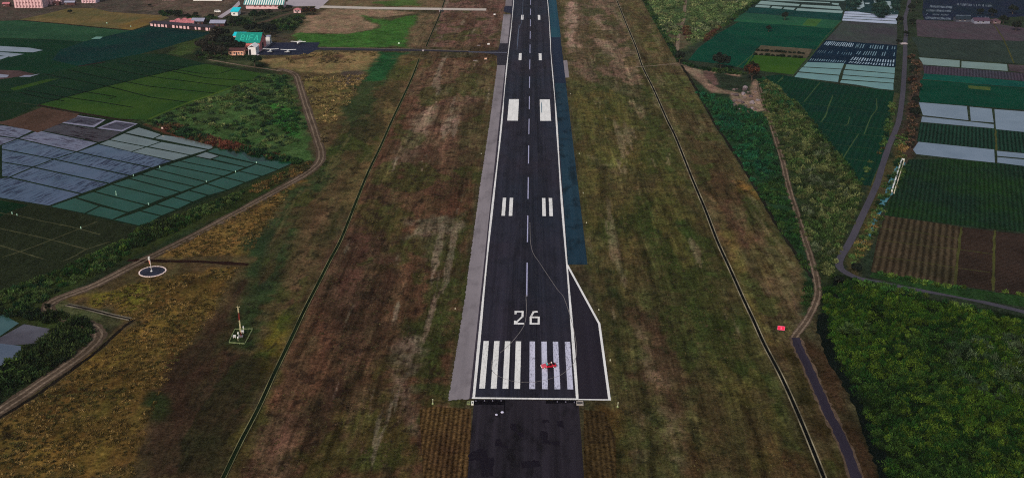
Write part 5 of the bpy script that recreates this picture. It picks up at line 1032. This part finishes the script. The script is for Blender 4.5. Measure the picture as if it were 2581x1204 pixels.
# ---------------------------------------------------------------- aircraft
def plane_parts(root):
    R8 = lambda y, r, zc, rx=1: [(math.cos(t)*r*rx, y, zc+math.sin(t)*r) for t in [2*math.pi*i/12 for i in range(12)]]
    MB().loft([R8(3.1, .22, 1.25), R8(2.9, .42, 1.3), R8(1.9, .56, 1.42), R8(1.3, .62, 1.62), R8(.2, .62, 1.66), R8(-1.0, .5, 1.55), R8(-3.0, .24, 1.55), R8(-4.6, .1, 1.6)]).build('fuselage', WHITE, root, smooth=True)
    wg = MB(); prof = lambda x_, c, y0, z: [(x_, y0+c*.55, z), (x_, y0+c*.35, z+.12), (x_, y0-.1*c, z+.13), (x_, y0-c*.45, z+.02), (x_, y0-.1*c, z-.02)]
    wg.loft([prof(-5.6, 1.2, .5, 2.42), prof(-2.6, 1.65, .45, 2.3), prof(0, 1.65, .45, 2.26), prof(2.6, 1.65, .45, 2.3), prof(5.6, 1.2, .5, 2.42)]).build('wing', WHITE, root)
    MB().loft([prof(-1.75, .8, -4.3, 1.62), prof(0, 1.0, -4.3, 1.62), prof(1.75, .8, -4.3, 1.62)]).build('tailplane', WHITE, root)
    MB().loft([[(-.05, -3.4, 1.7), (.05, -3.4, 1.7), (.05, -4.8, 1.7), (-.05, -4.8, 1.7)], [(-.04, -4.35, 3.0), (.04, -4.35, 3.0), (.04, -5.0, 3.0), (-.04, -5.0, 3.0)]]).build('fin', WHITE, root)
    MB().loft([[(-.5, 1.45, 1.75), (.5, 1.45, 1.75), (.5, 1.5, 1.8), (-.5, 1.5, 1.8)], [(-.42, .95, 2.2), (.42, .95, 2.2), (.42, 1.0, 2.24), (-.42, 1.0, 2.24)]]).build('windscreen', DARKW, root)
    MB().box((0, 3.24, 1.25), (1.9, .05, .16), ry=.4).build('propeller', DARKW, root)
    for sx in (-1, 1):
        MB().tube((sx*.5, .9, 1.5), (sx*3.1, .6, 2.28), .05, .04, 6).build('wing_strut', WHITE, root)
        MB().tube((sx*.35, .2, 1.2), (sx*1.15, .1, .3), .05, .05, 6).build('landing_leg', WHITE, root)
    for x_, y_ in ((-1.2, .1), (1.2, .1), (0, 2.4)): MB().tube((x_-.08, y_, .24), (x_+.08, y_, .24), .24, .24, 14).build('wheel', plain((20, 20, 22), name='rubber'), root)
    MB().tube((0, 2.4, .3), (0, 2.3, 1.2), .05, .05, 6).build('landing_leg', WHITE, root)
pl = empty('light_aircraft', (0, 0, 0)); plane_parts(pl)
for i, (a, b_, rz, lb) in enumerate([(500, 648, .03, 'small white high wing aircraft on the near side of the apron, beside the pink hangar'), (1170, 668, 0, 'small white high wing aircraft on the near side of the apron, right of its twin'), (1560, 345, math.pi-.06, 'small white high wing aircraft at the far edge of the black apron')]):
    o = pl if i == 0 else copy_tree(pl); o.location = (*at('a', a, b_), .06); o.rotation_euler = (0, 0, rz); tag(o, lb, 'light aircraft', 'light aircraft parked on the black apron')

# ---------------------------------------------------------------- car with two people on the threshold
cx_, cy_ = at('K', 748, 462); car = empty('convertible_car', (cx_, cy_, .07), math.pi+R_(14), label='red open top convertible stopped across the worn threshold bars', cat='car')
RED = plain((150, 10, 34), .3, .6, .06, name='red_lacquer'); DPINK = plain((176, 62, 78), .35, .6, .05, name='sky_reflection_red'); BLK = plain((10, 9, 12), .7, .2, .1, name='black_trim'); CHR = plain((210, 206, 214), .25, .6, .03, name='bright_metal')  # the bonnet pink is a sky reflection mixed into the red
def crs(x_, wd, z0, z1, tk=.86): return [(x_, -wd/2, z0), (x_, wd/2, z0), (x_, wd/2, (z0+z1)*.5+.05), (x_, wd/2*tk, z1), (x_, -wd/2*tk, z1), (x_, -wd/2, (z0+z1)*.5+.05)]
MB().loft([crs(2.35, 1.45, .32, .58), crs(2.15, 1.72, .26, .76), crs(1.3, 1.82, .24, .88), crs(.75, 1.84, .24, .93), crs(.7, 1.84, .24, .62)]).build('front_body', DPINK, car, bevel=.03, label='red bonnet with pink sky reflection painted in')
MB().loft([crs(.7, 1.84, .24, .6), crs(-1.05, 1.86, .24, .6)]).build('floor_pan', BLK, car)
for sy in (-1, 1): MB().box((-.18, sy*.88, .6), (1.78, .1, .6)).build('door', RED, car, bevel=.02)
MB().loft([crs(-1.0, 1.86, .24, .95), crs(-1.6, 1.84, .26, .98), crs(-2.2, 1.7, .3, .9), crs(-2.4, 1.4, .4, .78)]).build('rear_body', RED, car, bevel=.03)
ws = MB().loft([[(.72, -.76, .92), (.72, .76, .92), (.69, .76, .92), (.69, -.76, .92)], [(.32, -.66, 1.36), (.32, .66, 1.36), (.29, .66, 1.36), (.29, -.66, 1.36)]]).build('windscreen', plain((70, 140, 146), .15, .7, .05, name='teal_reflection'), car)  # opaque teal paints in the reflection on the glass
MB().path([(.31, -.68, 1.36), (.31, .68, 1.36)], [.03, .03], 6).build('frame', CHR, ws)
for y_ in (-.42, .42):
    MB().box((-.25, y_, .72), (.55, .5, .22)).box((-.5, y_, .98), (.14, .5, .6), ry=-.15).build('seat', BLK, car, bevel=.04)
MB().box((-1.0, 0, .74), (.5, 1.3, .22)).box((-1.28, 0, .95), (.14, 1.35, .5)).build('seat', BLK, car, bevel=.04)
MB().loft([[(-1.25, -.8, .96), (-1.25, .8, .96), (-1.95, .72, .98), (-1.95, -.72, .98)], [(-1.3, -.74, 1.22), (-1.3, .74, 1.22), (-1.85, .64, 1.12), (-1.85, -.64, 1.12)]]).build('folded_roof', BLK, car, bevel=.05)
MB().box((2.38, 0, .42), (.12, 1.6, .16)).build('bumper', CHR, car, bevel=.03); MB().box((-2.42, 0, .46), (.1, 1.5, .14)).build('bumper', CHR, car, bevel=.03)
for sy in (-1, 1):
    MB().tube((2.22, sy*.6, .62), (2.36, sy*.6, .6), .12, .11, 14).build('headlight', CHR, car)
    MB().tube((.62, sy*.98, .98), (.52, sy*1.08, 1.0), .07, .08, 10).build('mirror', BLK, car)
    for x_ in (1.42, -1.42):
        wh = MB().tube((x_, sy*.74, .32), (x_, sy*.95, .32), .32, .32, 22).build('wheel', plain((14, 13, 15), .8, name='tyre_rubber'), car, bevel=.03)
        MB().tube((x_, sy*.94, .32), (x_, sy*.975, .32), .17, .15, 14).build('rim', CHR, wh)
MB().tube((.28, .42, .98), (.36, .42, .99), .18, .18, 16).build('steering_wheel', BLK, car)
def person(label, M, skin, cloth, hair, seated=True, lower=(34, 34, 44), scale=1.0):
    """one skinned body; clothing and hair are its children"""
    J = dict(p=(0, 0, .1, .15), w=(-.03, 0, .32, .135), c=(-.04, 0, .5, .15), n=(-.02, 0, .63, .06), h0=(0, 0, .72, .085), h1=(.015, 0, .8, .1), h2=(0, 0, .88, .07))
    E_ = [('p', 'w'), ('w', 'c'), ('c', 'n'), ('n', 'h0'), ('h0', 'h1'), ('h1', 'h2')]
    for s_, t in ((1, 'l'), (-1, 'r')):
        J.update({'s'+t: (-.03, s_*.19, .54, .06), 'e'+t: (.12, s_*.25, .32, .045), 'a'+t: (.36, s_*.16, .36, .032), 'd'+t: (.43, s_*.15, .37, .036), 't'+t: (.11, s_*.1, .08, .095), 'k'+t: (.46, s_*.12, .14, .068), 'f'+t: (.6, s_*.12, -.2, .045), 'o'+t: (.76, s_*.12, -.22, .035)})
        E_ += [('c', 's'+t), ('s'+t, 'e'+t), ('e'+t, 'a'+t), ('a'+t, 'd'+t), ('p', 't'+t), ('t'+t, 'k'+t), ('k'+t, 'f'+t), ('f'+t, 'o'+t)]
        for q in range(4):
            J['g%s%d' % (t, q)] = (.5-.01*abs(q-1.5), s_*(.12+.02*q), .35-.005*q, .0095); J['G%s%d' % (t, q)] = (.52, s_*(.12+.02*q), .32, .008); E_ += [('d'+t, 'g%s%d' % (t, q)), ('g%s%d' % (t, q), 'G%s%d' % (t, q))]
        J['m'+t] = (.45, s_*.1, .39, .01); E_ += [('d'+t, 'm'+t)]
    K = list(J); me = bpy.data.meshes.new('person'); me.from_pydata([J[k][:3] for k in K], [(K.index(a), K.index(b_)) for a, b_ in E_], [])
    o = link_mesh('person', me, plain(skin, .6, .3, .05, name='skin'), label=label, cat='person', group=None)
    md = o.modifiers.new('skin', 'SKIN'); me.skin_vertices[0].data[0].use_root = True
    for i, k in enumerate(K): me.skin_vertices[0].data[i].radius = (J[k][3], J[k][3])
    ss = o.modifiers.new('sub', 'SUBSURF'); ss.levels = ss.render_levels = 1
    o.matrix_world = M
    ring = lambda x_, z, rx, ry: [(x_+math.cos(t)*rx, math.sin(t)*ry, z) for t in [2*math.pi*i/14 for i in range(14)]]
    sh_ = MB().loft([ring(0, .08, .17, .2), ring(-.03, .32, .16, .19), ring(-.04, .5, .17, .24), ring(-.03, .6, .11, .17), ring(-.02, .63, .07, .08)])
    for s_ in (1, -1): sh_.path([(-.03, s_*.17, .55), (.05, s_*.23, .43), (.12, s_*.25, .33)], [.08, .07, .06], 8)
    sh_.build('shirt', plain(cloth, .9, .1, .08, name='cloth'), o, smooth=True)
    tr = MB()
    for s_ in (1, -1): tr.path([(.02, s_*.08, .09), (.25, s_*.11, .12), (.47, s_*.12, .14), (.6, s_*.12, -.16)], [.13, .11, .09, .065], 10)
    tr.build('trousers', plain(lower, .9, .1, .08, name='cloth'), o, smooth=True)
    MB().loft([ring(-.01, .78, .105, .1), ring(-.015, .86, .11, .1), ring(-.02, .92, .08, .075), ring(-.02, .945, .02, .02)]).build('hair', plain(hair, .8, .2, .1, name='hair'), o, smooth=True)
    f = MB().box((.105, 0, .79), (.03, .022, .04))
    f.build('nose', plain(skin, .6, .3, .05, name='skin'), o)
    for s_ in (1, -1):
        MB().box((.096, s_*.036, .815), (.012, .024, .012)).build('eye', BLK, o); MB().box((.0, s_*.1, .79), (.035, .02, .055)).build('ear', plain(skin, .6, .3, .05, name='skin'), o)
    MB().box((.1, 0, .745), (.012, .045, .01)).build('mouth', plain((140, 70, 64), .6, name='lips'), o)
    return o
bpy.context.view_layer.update()
person('driver in a dark top behind the windscreen of the red convertible', car.matrix_world @ Matrix.Translation((-.28, .42, .82)), (178, 128, 104), (30, 28, 34), (60, 44, 36))
person('passenger in a white shirt on the back seat of the red convertible', car.matrix_world @ Matrix.Translation((-1.0, -.3, .84)), (196, 150, 126), (222, 220, 226), (24, 20, 22))

# ---------------------------------------------------------------- windsock, weather mast, sign
X, Y = at('P', 384.5, 684.5); pad = empty('windsock_pad', (X, Y, 0), label='round dark windsock pad ringed with white stones', cat='windsock pad')
MB().poly([(math.cos(t)*4.5, math.sin(t)*4.5) for t in [2*math.pi*i/48 for i in range(48)]], 0, .1).build('disc', asphalt((44, 46, 60), (30, 33, 42), name='pad_surface', spots=.4), pad)
mb = MB()
for i in range(30):
    t = 2*math.pi*i/30; r = 4.75+random.uniform(-.05, .05); mb.box((math.cos(t)*r, math.sin(t)*r, .1), (random.uniform(.4, .52), random.uniform(.75, .98), .2+random.uniform(0, .06)), rz=t)
mb.build('ring', plain((196, 178, 172), .9, .1, .25, 1.5, name='limewashed_stone'), pad)
X, Y = at('P', 382, 684); ws_ = empty('windsock', (X, Y, .1), label='limp pale orange windsock on a white pole in the round pad', cat='windsock')
MB().tube((0, 0, 0), (0, 0, 5.9), .1, .07, 12).box((0, 0, .1), (.7, .7, .2)).build('pole', WHITE, ws_)
fr = MB(); 
for i in range(12):
    t0, t1 = 2*math.pi*i/12, 2*math.pi*(i+1)/12; fr.tube((-.3+math.cos(t0)*.3, math.sin(t0)*.3, 5.85), (-.3+math.cos(t1)*.3, math.sin(t1)*.3, 5.85), .025, .025, 5)
fr.build('hoop', WHITE, ws_)
def sockring(x_, z, r, sq=1): return [(x_+math.cos(t)*r, math.sin(t)*r*sq*(1+.15*math.sin(3*t)), z+.04*math.sin(2*t)) for t in [2*math.pi*i/12 for i in range(12)]]
MB().loft([sockring(-.3, 5.85, .32), sockring(-.38, 5.2, .3, .9), sockring(-.34, 4.6, .26, .8)], cap=False).build('sleeve', plain((232, 206, 196), .8, .1, .08, name='pale_cloth'), ws_, smooth=True, label='white upper half of the windsock')
MB().loft([sockring(-.34, 4.6, .27, .8), sockring(-.26, 3.9, .25, .75), sockring(-.2, 3.2, .2, .6), sockring(-.18, 2.9, .15, .5)], cap=False).build('sleeve', plain((222, 138, 118), .8, .1, .08, name='orange_cloth'), ws_, smooth=True, label='faded orange lower half of the windsock')
sq = P('P 577,865 617,868 637,830.5 592,831.5'); X, Y = sum(p[0] for p in sq)/4, sum(p[1] for p in sq)/4
fn = empty('low_fence', (X, Y, 0), label='low pale yellow square fence round the weather mast', cat='fence')
CREAM = plain((122, 134, 92), .8, .2, .15, 1.0, name='cream_paint')
for i in range(4):
    a, b_ = Vector(sq[i])-Vector((X, Y)), Vector(sq[(i+1) % 4])-Vector((X, Y)); mb = MB(); n = max(3, int((b_-a).length/1.4)); d = (b_-a)/n
    for z in (.28, .52): mb.tube((*a, z), (*b_, z), .05, .05, 6)
    for j in range(n+1): q = a+d*j; mb.tube((*q, 0), (*q, .6), .055, .055, 6)
    mb.build('fence_panel', CREAM, fn)
X, Y = at('P', 607.5, 847); ms = empty('weather_mast', (X, Y, 0), .2, label='tall weather mast banded red and cream inside the square fence', cat='mast')
CRM = plain((196, 186, 150), .7, .3, .1, name='cream_enamel'); REDB = plain((120, 44, 38), .7, .3, .1, name='red_enamel')
def lattice(mb, z0, z1, r=.19):
    for i in range(3):
        t = 2*math.pi*i/3; mb.tube((math.cos(t)*r, math.sin(t)*r, z0), (math.cos(t)*r, math.sin(t)*r, z1), .06, .06, 6)
    n = max(1, int((z1-z0)/.5))
    for k in range(n):
        a, b_ = z0+(z1-z0)*k/n, z0+(z1-z0)*(k+1)/n
        for i in range(3):
            t, u = 2*math.pi*i/3, 2*math.pi*((i+1) % 3)/3; mb.tube((math.cos(t)*r, math.sin(t)*r, a), (math.cos(u)*r, math.sin(u)*r, b_), .035, .035, 5)
    return mb
for z0, z1, mt in ((0, 1.6, REDB), (1.6, 3.0, CRM), (3.0, 5.9, CRM), (5.9, 8.6, REDB), (8.6, 10.2, CRM)): lattice(MB(), z0, z1).build('mast_section', mt, ms)
MB().tube((0, 0, 10.2), (0, 0, 11.2), .05, .03, 6).tube((-.5, 0, 10.6), (.5, 0, 10.6), .03, .03, 6).tube((.5, 0, 10.6), (.5, 0, 10.85), .1, .04, 8).build('wind_vane', CRM, ms)
MB().box((0, 0, .12), (1.4, 1.4, .24)).build('base', CONC, ms)
def instrument(name, px, py, label, build_, cat):
    X, Y = at('P', px, py); r = empty(name, (X, Y, 0), random.uniform(-.3, .3), label=label, cat=cat); build_(r); return r
def cabinet(r): MB().box((0, 0, .75), (.9, .6, .7)).build('case', WHITE, r, bevel=.04); MB().tube((-.3, 0, 0), (-.3, 0, .4), .05).tube((.3, 0, 0), (.3, 0, .4), .05).build('stand', CRM, r); MB().box((0, -.31, .78), (.6, .03, .4)).build('door', plain((120, 116, 120), name='grey_panel'), r)
def gauge(r): MB().tube((0, 0, 0), (0, 0, 1.0), .07).build('stand', CRM, r); MB().tube((0, 0, 1.0), (0, 0, 1.5), .22, .24, 16).build('case', WHITE, r)
def screen(r):
    MB().tube((0, 0, 0), (0, 0, 1.5), .05).build('stand', WHITE, r); mb = MB()
    for k in range(5): mb.tube((0, 0, 1.5+k*.13), (0, 0, 1.56+k*.13), .22, .17, 14)
    mb.build('case', WHITE, r)
instrument('instrument_cabinet', 591.5, 852, 'white instrument cabinet left of the weather mast', cabinet, 'cabinet'); instrument('instrument_cabinet', 612, 840, 'pale instrument cabinet right of the weather mast', cabinet, 'cabinet')
instrument('rain_gauge', 600.3, 858.5, 'small white rain gauge nearest the camera inside the square fence', gauge, 'rain gauge'); instrument('thermometer_screen', 601.5, 851, 'slim louvred white screen between cabinet and mast', screen, 'weather screen')
instrument('thermometer_screen', 614.5, 836, 'slim louvred white screen behind the right cabinet', screen, 'weather screen')
X, Y = at('P', 1968, 836); sg = empty('red_sign', (X, Y, 0), R_(-14), label='red billboard with a pink border on two posts by the path', cat='sign')
SR = plain((190, 16, 60), .6, .3, .06, name='sign_red'); SP_ = plain((222, 90, 126), .6, .3, .05, name='sign_pink')
bd = MB().box((0, 0, 1.45), (2.35, .08, 1.35), rx=R_(-18)).build('board', SR, sg)
mb = MB(); M18 = Matrix.Translation((0, 0, 1.45)) @ Matrix.Rotation(R_(-18), 4, 'X')
for x_, z_, a, b_ in ((0, .63, 2.35, .1), (0, -.63, 2.35, .1), (-1.13, 0, .1, 1.16), (1.13, 0, .1, 1.16)):
    v = M18 @ Vector((x_, -.055, z_)); mb.box(v, (a, .05, b_), rx=R_(-18))
mb.build('border', SP_, bd)
mb = MB()
for x_, z_, a, b_ in ((-.12, .28, .14, .3), (.16, .28, .14, .3), (0, .05, .5, .14), (0, -.22, .16, .42), (-.2, -.32, .1, .2), (.22, -.3, .1, .2)):
    v = M18 @ Vector((x_, -.05, z_)); mb.box(v, (a, .04, b_), rx=R_(-18))
mb.build('emblem', SP_, bd)
for x_ in (-.8, .8): MB().tube((x_, .12, 0), (x_, .12, 1.6), .06).build('post', plain((84, 76, 70), name='post_metal'), sg)
# ---------------------------------------------------------------- flume on the right
A_, B_ = at('f', 455, 205), at('f', 238, 892); C_, D_ = at('f', 512, 215), at('f', 286, 930)
fl = empty('concrete_flume', (0, 0, 0), label='raised white concrete flume with two long walls beside the stream', cat='flume'); FC = plain((176, 178, 176), .85, .15, .18, .4, obj=False, name='flume_concrete')
def bar(name, a, b_, w_, z0, z1, mat, parent): 
    a, b_ = Vector(a), Vector(b_); d = (b_-a).normalized(); n_ = Vector((-d.y, d.x))*w_/2
    return MB().poly([tuple(a-n_), tuple(b_-n_), tuple(b_+n_), tuple(a+n_)], z0, z1).build(name, mat, parent, bevel=.03)
bar('channel_wall', A_, B_, .62, 0, .9, FC, fl); bar('channel_wall', C_, D_, .42, 0, .9, plain((168, 160, 140), .85, .15, .25, .6, obj=False, name='flume_concrete_old'), fl)
bar('channel_bed', tuple((Vector(A_)+Vector(C_))/2), tuple((Vector(B_)+Vector(D_))/2), 1.0, 0, .12, plain((16, 20, 28), .3, .5, obj=False, name='dark_bed'), fl)
bar('head_wall', A_, C_, .5, 0, .96, FC, fl)
# ---------------------------------------------------------------- scare flags in the paddies
CLOTH = plain((150, 186, 172), .8, .1, .06, name='white_cloth'); CANE = plain((90, 84, 60), .9, .1, name='cane')
def flag(px, py, label, h=1.1, ww=.4, m_=None, reg='C'):
    X, Y = at(reg, px, py); r = empty('scare_flag', (X, Y, 0), random.uniform(-.6, .6), label=label, cat='flag', group='white scare flags in the paddies')
    MB().tube((0, 0, 0), (0, 0, h+.1), .03, .02, 6).build('pole', CANE, r)
    n = 5; V = [(ww*i/n, .07*math.sin(i*1.9), h-k*.8-(.05*i if k else 0)) for k in (0, 1) for i in range(n+1)]
    mb = MB(); mb.add(V+[(x_, y_+.015, z) for x_, y_, z in V], [(i, i+1, n+2+i, n+1+i) for i in range(n)]+[(2*n+2+n+1+i, 2*n+2+n+2+i, 2*n+3+i, 2*n+2+i) for i in range(n)]); mb.build('cloth', m_ or CLOTH, r)
for a, b_, lb in [(1207, 522, 'white scare flag on the long bund between blue and green paddies, upper one'), (1008, 585, 'white scare flag on the long bund between blue and green paddies, lower one'), (876, 712, 'upper one of two white scare flags standing close together in a green paddy'),
    (877, 732, 'lower one of two white scare flags standing close together in a green paddy'), (1122, 803, 'white scare flag lowest on the bund through the green paddies'), (1560, 632, 'white scare flag midway along the bund through the green paddies'),
    (1782, 556, 'white scare flag second from the top of the green paddies'), (1940, 488, 'white scare flag at the top of the green paddies'), (610, 982, 'white scare flag where two paths cross in the dark crop field'), (88, 872, 'white scare flag nearest the left edge of the dark crop field'), (127, 884, 'white scare flag beside the path in the dark crop field')]:
    flag(a, b_, lb)
flag(1225, 248, 'pinkish white banner on a pole at the reddish bank', 2.6, .9, plain((206, 172, 166), .8, .1, name='pinkish_cloth'))
for a, b_, lb in [(1610, 130, 'pale scare flag in the middle of the stubble field'), (1972, 180, 'pale scare flag at the lower tip of the stubble field')]: flag(a, b_, lb, 1.5, .6, None, 'L')
# ---------------------------------------------------------------- airfield lights and boxes
el_ = empty('edge_light', (0, 0, 0)); YL = plain((206, 206, 168), .6, .3, .05, name='lamp_yellow')
MB().poly([(math.cos(t)*.22, math.sin(t)*.22) for t in [2*math.pi*i/14 for i in range(14)]], 0, .08).build('base', plain((190, 184, 168), .8, name='lamp_base'), el_); MB().tube((0, 0, .08), (0, 0, .32), .05, .05, 8).build('stem', YL, el_); MB().tube((0, 0, .32), (0, 0, .5), .12, .08, 12).build('lens', YL, el_)
spots = [('P', 1147.5, 778, 'left of the runway, level with the number'), ('P', 1232.5, 237.5, 'left of the runway, above the aiming blocks'), ('P', 1438.5, 237, 'right of the runway, above the aiming blocks'), ('P', 1509.5, 781, 'right of the turning pad, near its slanted line'),
         ('P', 1538, 908, 'right of the turning pad, level with the threshold bars'), ('P', 1460, 388, 'right of the teal shoulder strip, upper of two'), ('P', 1470, 487, 'right of the teal shoulder strip, lower of two'), ('P', 1213, 388, 'left of the shoulder, between aiming and touchdown marks'), ('P', 1478, 562, 'right of the lowest part of the teal shoulder')]
for i, (rg, a, b_, tx) in enumerate(spots):
    o = el_ if i == 0 else copy_tree(el_); o.location = (*at(rg, a, b_), 0); tag(o, 'small pale edge light '+tx, 'runway light', 'small lights beside the runway')
for nm, a, b_, sx, sy, m_, lb in [('marker_box', 1231.3, 112.6, 1.6, 1.2, WHITE, 'white marker box just above the black taxiway mouth'), ('marker_box', 1224.3, 149.8, 1.6, 1.2, plain((214, 160, 136), name='orange_white'), 'pale orange marker box just below the black taxiway mouth'),
                                  ('marker_box', 1246.5, 38, 1.6, 1.2, WHITE, 'white marker box below the far pale taxiway'), ('marker_box', 1005.5, 110.5, 1.1, 1.1, plain((170, 220, 170), name='pale_green'), 'pale green marker box in the bright grass beside the taxiway'),
                                  ('cover_slab', 1206.5, 115, 2.0, .7, CON2, 'thin pale cover slab left of the white marker box'), ('cover_slab', 1197.6, 152.8, 2.0, .7, CON2, 'thin pale cover slab left of the orange marker box')]:
    X, Y = at('P', a, b_); h_ = .8 if nm == 'marker_box' else .12; r = empty(nm, (X, Y, 0), label=lb, cat='marker box' if h_ > .5 else 'slab')
    MB().box((0, 0, h_/2+.05), (sx, sy, h_)).build('case' if h_ > .5 else 'cover', m_, r, bevel=.04); MB().box((0, 0, .03), (sx+.4, sy+.4, .06)).build('base', CON2, r)
tl = empty('threshold_light', (0, 0, 0)); MB().box((0, 0, .06), (.3, .3, .12)).build('base', plain((90, 88, 100), name='lamp_foot'), tl); MB().tube((0, 0, .12), (0, 0, .42), .1, .07, 10).build('lens', plain((110, 108, 128), .3, .6, name='lamp_glass'), tl)
for i, (rg, a, b_) in enumerate([('c', 1500, 335), ('c', 1728, 330), ('c', 1952, 330), ('c', 2180, 325), ('d', 50, 355), ('d', 280, 360), ('d', 510, 372)]):
    o = tl if i == 0 else copy_tree(tl); o.location = (*at(rg, a, b_), .08)
    tag(o, 'small end light below the white end line, %s' % ['leftmost of the left four', 'second of the left four', 'third of the left four', 'rightmost of the left four', 'leftmost of the right three', 'middle of the right three', 'rightmost of the right three'][i], 'runway light', 'small end lights below the runway end line')
for rg, a, b_, lb in [('c', 328, 408, 'pale post on a block left of the runway end'), ('d', 1680, 495, 'pale post on a block right of the runway end')]:
    X, Y = at(rg, a, b_); r = empty('marker_post', (X, Y, 0), label=lb, cat='marker post'); MB().box((0, 0, .2), (.5, .45, .4)).build('base', CREAM, r, bevel=.03); MB().tube((.05, 0, .4), (.1, 0, 1.5), .07, .06, 8).build('post', YL, r); MB().tube((.1, 0, 1.5), (.1, 0, 1.75), .14, .1, 10).build('lens', YL, r)
for rg, a, b_, sx, sy, lb, m_ in [('c', 1405, 395, .7, 1.6, 'small whitish drain chamber at the left corner of the runway end', plain((190, 190, 184), name='limewash')), ('c', 1300, 395, 1.0, 1.3, 'mossy green drain chamber at the left corner of the runway end', plain((104, 112, 76), name='mossy')), ('d', 660, 400, 2.0, 1.9, 'grey concrete drain chamber at the right corner of the runway end', plain((132, 126, 122), name='grey_block'))]:
    X, Y = at(rg, a, b_); r = empty('drain_chamber', (X, Y, 0), label=lb, cat='drain chamber')
    MB().box((0, -sy/2+.1, .25), (sx, .2, .5)).box((0, sy/2-.1, .25), (sx, .2, .5)).box((-sx/2+.1, 0, .25), (.2, sy-.4, .5)).box((sx/2-.1, 0, .25), (.2, sy-.4, .5)).build('rim', m_, r); MB().box((0, 0, .15), (sx-.4, sy-.4, .3)).build('grate', plain((60, 58, 58), name='dark_grate'), r)
for rg, a, b_, s_, lb in [('c', 2210, 635, .5, 'round white stone on the stopway, nearer the end line'), ('c', 2055, 700, .4, 'flat white stone on the stopway, farther from the end line')]:
    X, Y = at(rg, a, b_); bm = bmesh.new(); bmesh.ops.create_icosphere(bm, subdivisions=2, radius=s_)
    for v in bm.verts: v.co *= random.uniform(.85, 1.1); v.co.z *= .55
    me = bpy.data.meshes.new('stone'); bm.to_mesh(me); bm.free(); o = link_mesh('stone', me, plain((168, 166, 186), .9, name='white_stone'), label=lb, cat='stone'); o.location = (X, Y, .15)
# pipes and culvert heads where drains meet the taxiways
X, Y = at('F', 640, 112); r = empty('culvert_head', (X, Y, 0), label='pale culvert head where the far drain meets the concrete taxiway', cat='culvert')
MB().box((-1.0, -2.4, .4), (.5, 4.5, .8)).build('channel_wall', CON2, r); MB().box((1.0, -2.4, .3), (3.0, 4.2, .6)).build('cover', plain((24, 26, 28), name='culvert_dark'), r)
X, Y = at('F', 462, 510); r = empty('culvert_head', (X, Y, 0), label='pale culvert cap where the drain passes under the black taxiway', cat='culvert'); MB().box((0, 0, .3), (1.4, 2.6, .6)).build('cover', CON2, r); MB().box((0, 0, .65), (1.8, .5, .1)).build('cap', CON2, r)
# boulders of the dump
for i in range(30):
    a = random.uniform(980, 1400); b_ = random.uniform(610, 1000); X, Y = at('U', a, b_); s_ = random.uniform(.6, 1.7); bm = bmesh.new(); bmesh.ops.create_icosphere(bm, subdivisions=2, radius=s_); rr_ = random.Random(i)
    for v in bm.verts: v.co *= rr_.uniform(.75, 1.15); v.co.z *= .7
    me = bpy.data.meshes.new('boulder'); bm.to_mesh(me); bm.free()
    o = link_mesh('boulder', me, plain(((92, 80, 78), (70, 60, 62), (112, 102, 106))[i % 3], .95, .1, .2, .8, name='rubble_stone'), label='loose grey boulder in the rubble heap beside the dirt track', cat='boulder', group='loose boulders of the rubble heap'); o.location = (X, Y, s_*.3)
# white van by the huts
X, Y = at('X', 975, 166); v_ = empty('parked_van', (X, Y, 0), .05, label='white van parked near the grey road behind the huts', cat='van')
MB().loft([[(-2.6, -.9, .4), (-2.6, .9, .4), (-2.6, .85, 2.1), (-2.6, -.85, 2.1)], [(1.4, -.9, .4), (1.4, .9, .4), (1.2, .85, 2.1), (1.2, -.85, 2.1)], [(2.5, -.85, .4), (2.5, .85, .4), (2.45, .8, 1.1), (2.45, -.8, 1.1)]]).build('body', WHITE, v_, bevel=.06)
MB().box((-.6, -.9, 1.65), (3.2, .06, .5)).build('window', DARKW, v_)
for x_ in (-1.7, 1.6):
    for s_ in (-1, 1): MB().tube((x_, s_*.8, .36), (x_, s_*.98, .36), .36, .36, 14).build('wheel', BLK, v_)
# footbridge over the roadside canal
X, Y = at('H', 790, 450); r = empty('footbridge', (X, Y, 0), .05, label='small pale footbridge beside the far part of the paved road', cat='footbridge'); MB().box((0, 0, .35), (5, 2.6, .2)).build('deck', CON2, r)
for s_ in (-1, 1): MB().box((0, s_*1.25, .75), (5, .15, .6)).build('rail', CON2, r)
for p in PROTO.values():
    if p.location.z < -400:
        for ch in list(p.children): bpy.data.objects.remove(ch)
        bpy.data.objects.remove(p)
# ---------------------------------------------------------------- air
hb = MB(); hb.box((0, 800, 80.5), (3400, 4200, 163)); hz = hb.build('haze', None, label='thin evening haze over the whole airfield', cat='haze', kind='stuff')
hm = bpy.data.materials.new('haze'); hm.use_nodes = True; nt = hm.node_tree; nt.nodes.remove(nt.nodes['Principled BSDF']); pv = nt.nodes.new('ShaderNodeVolumePrincipled')
pv.inputs['Color'].default_value = (.86, .88, .95, 1); pv.inputs['Density'].default_value = .00005; pv.inputs['Anisotropy'].default_value = .2
nt.links.new(pv.outputs[0], nt.nodes['Material Output'].inputs['Volume']); hz.data.materials.append(hm)
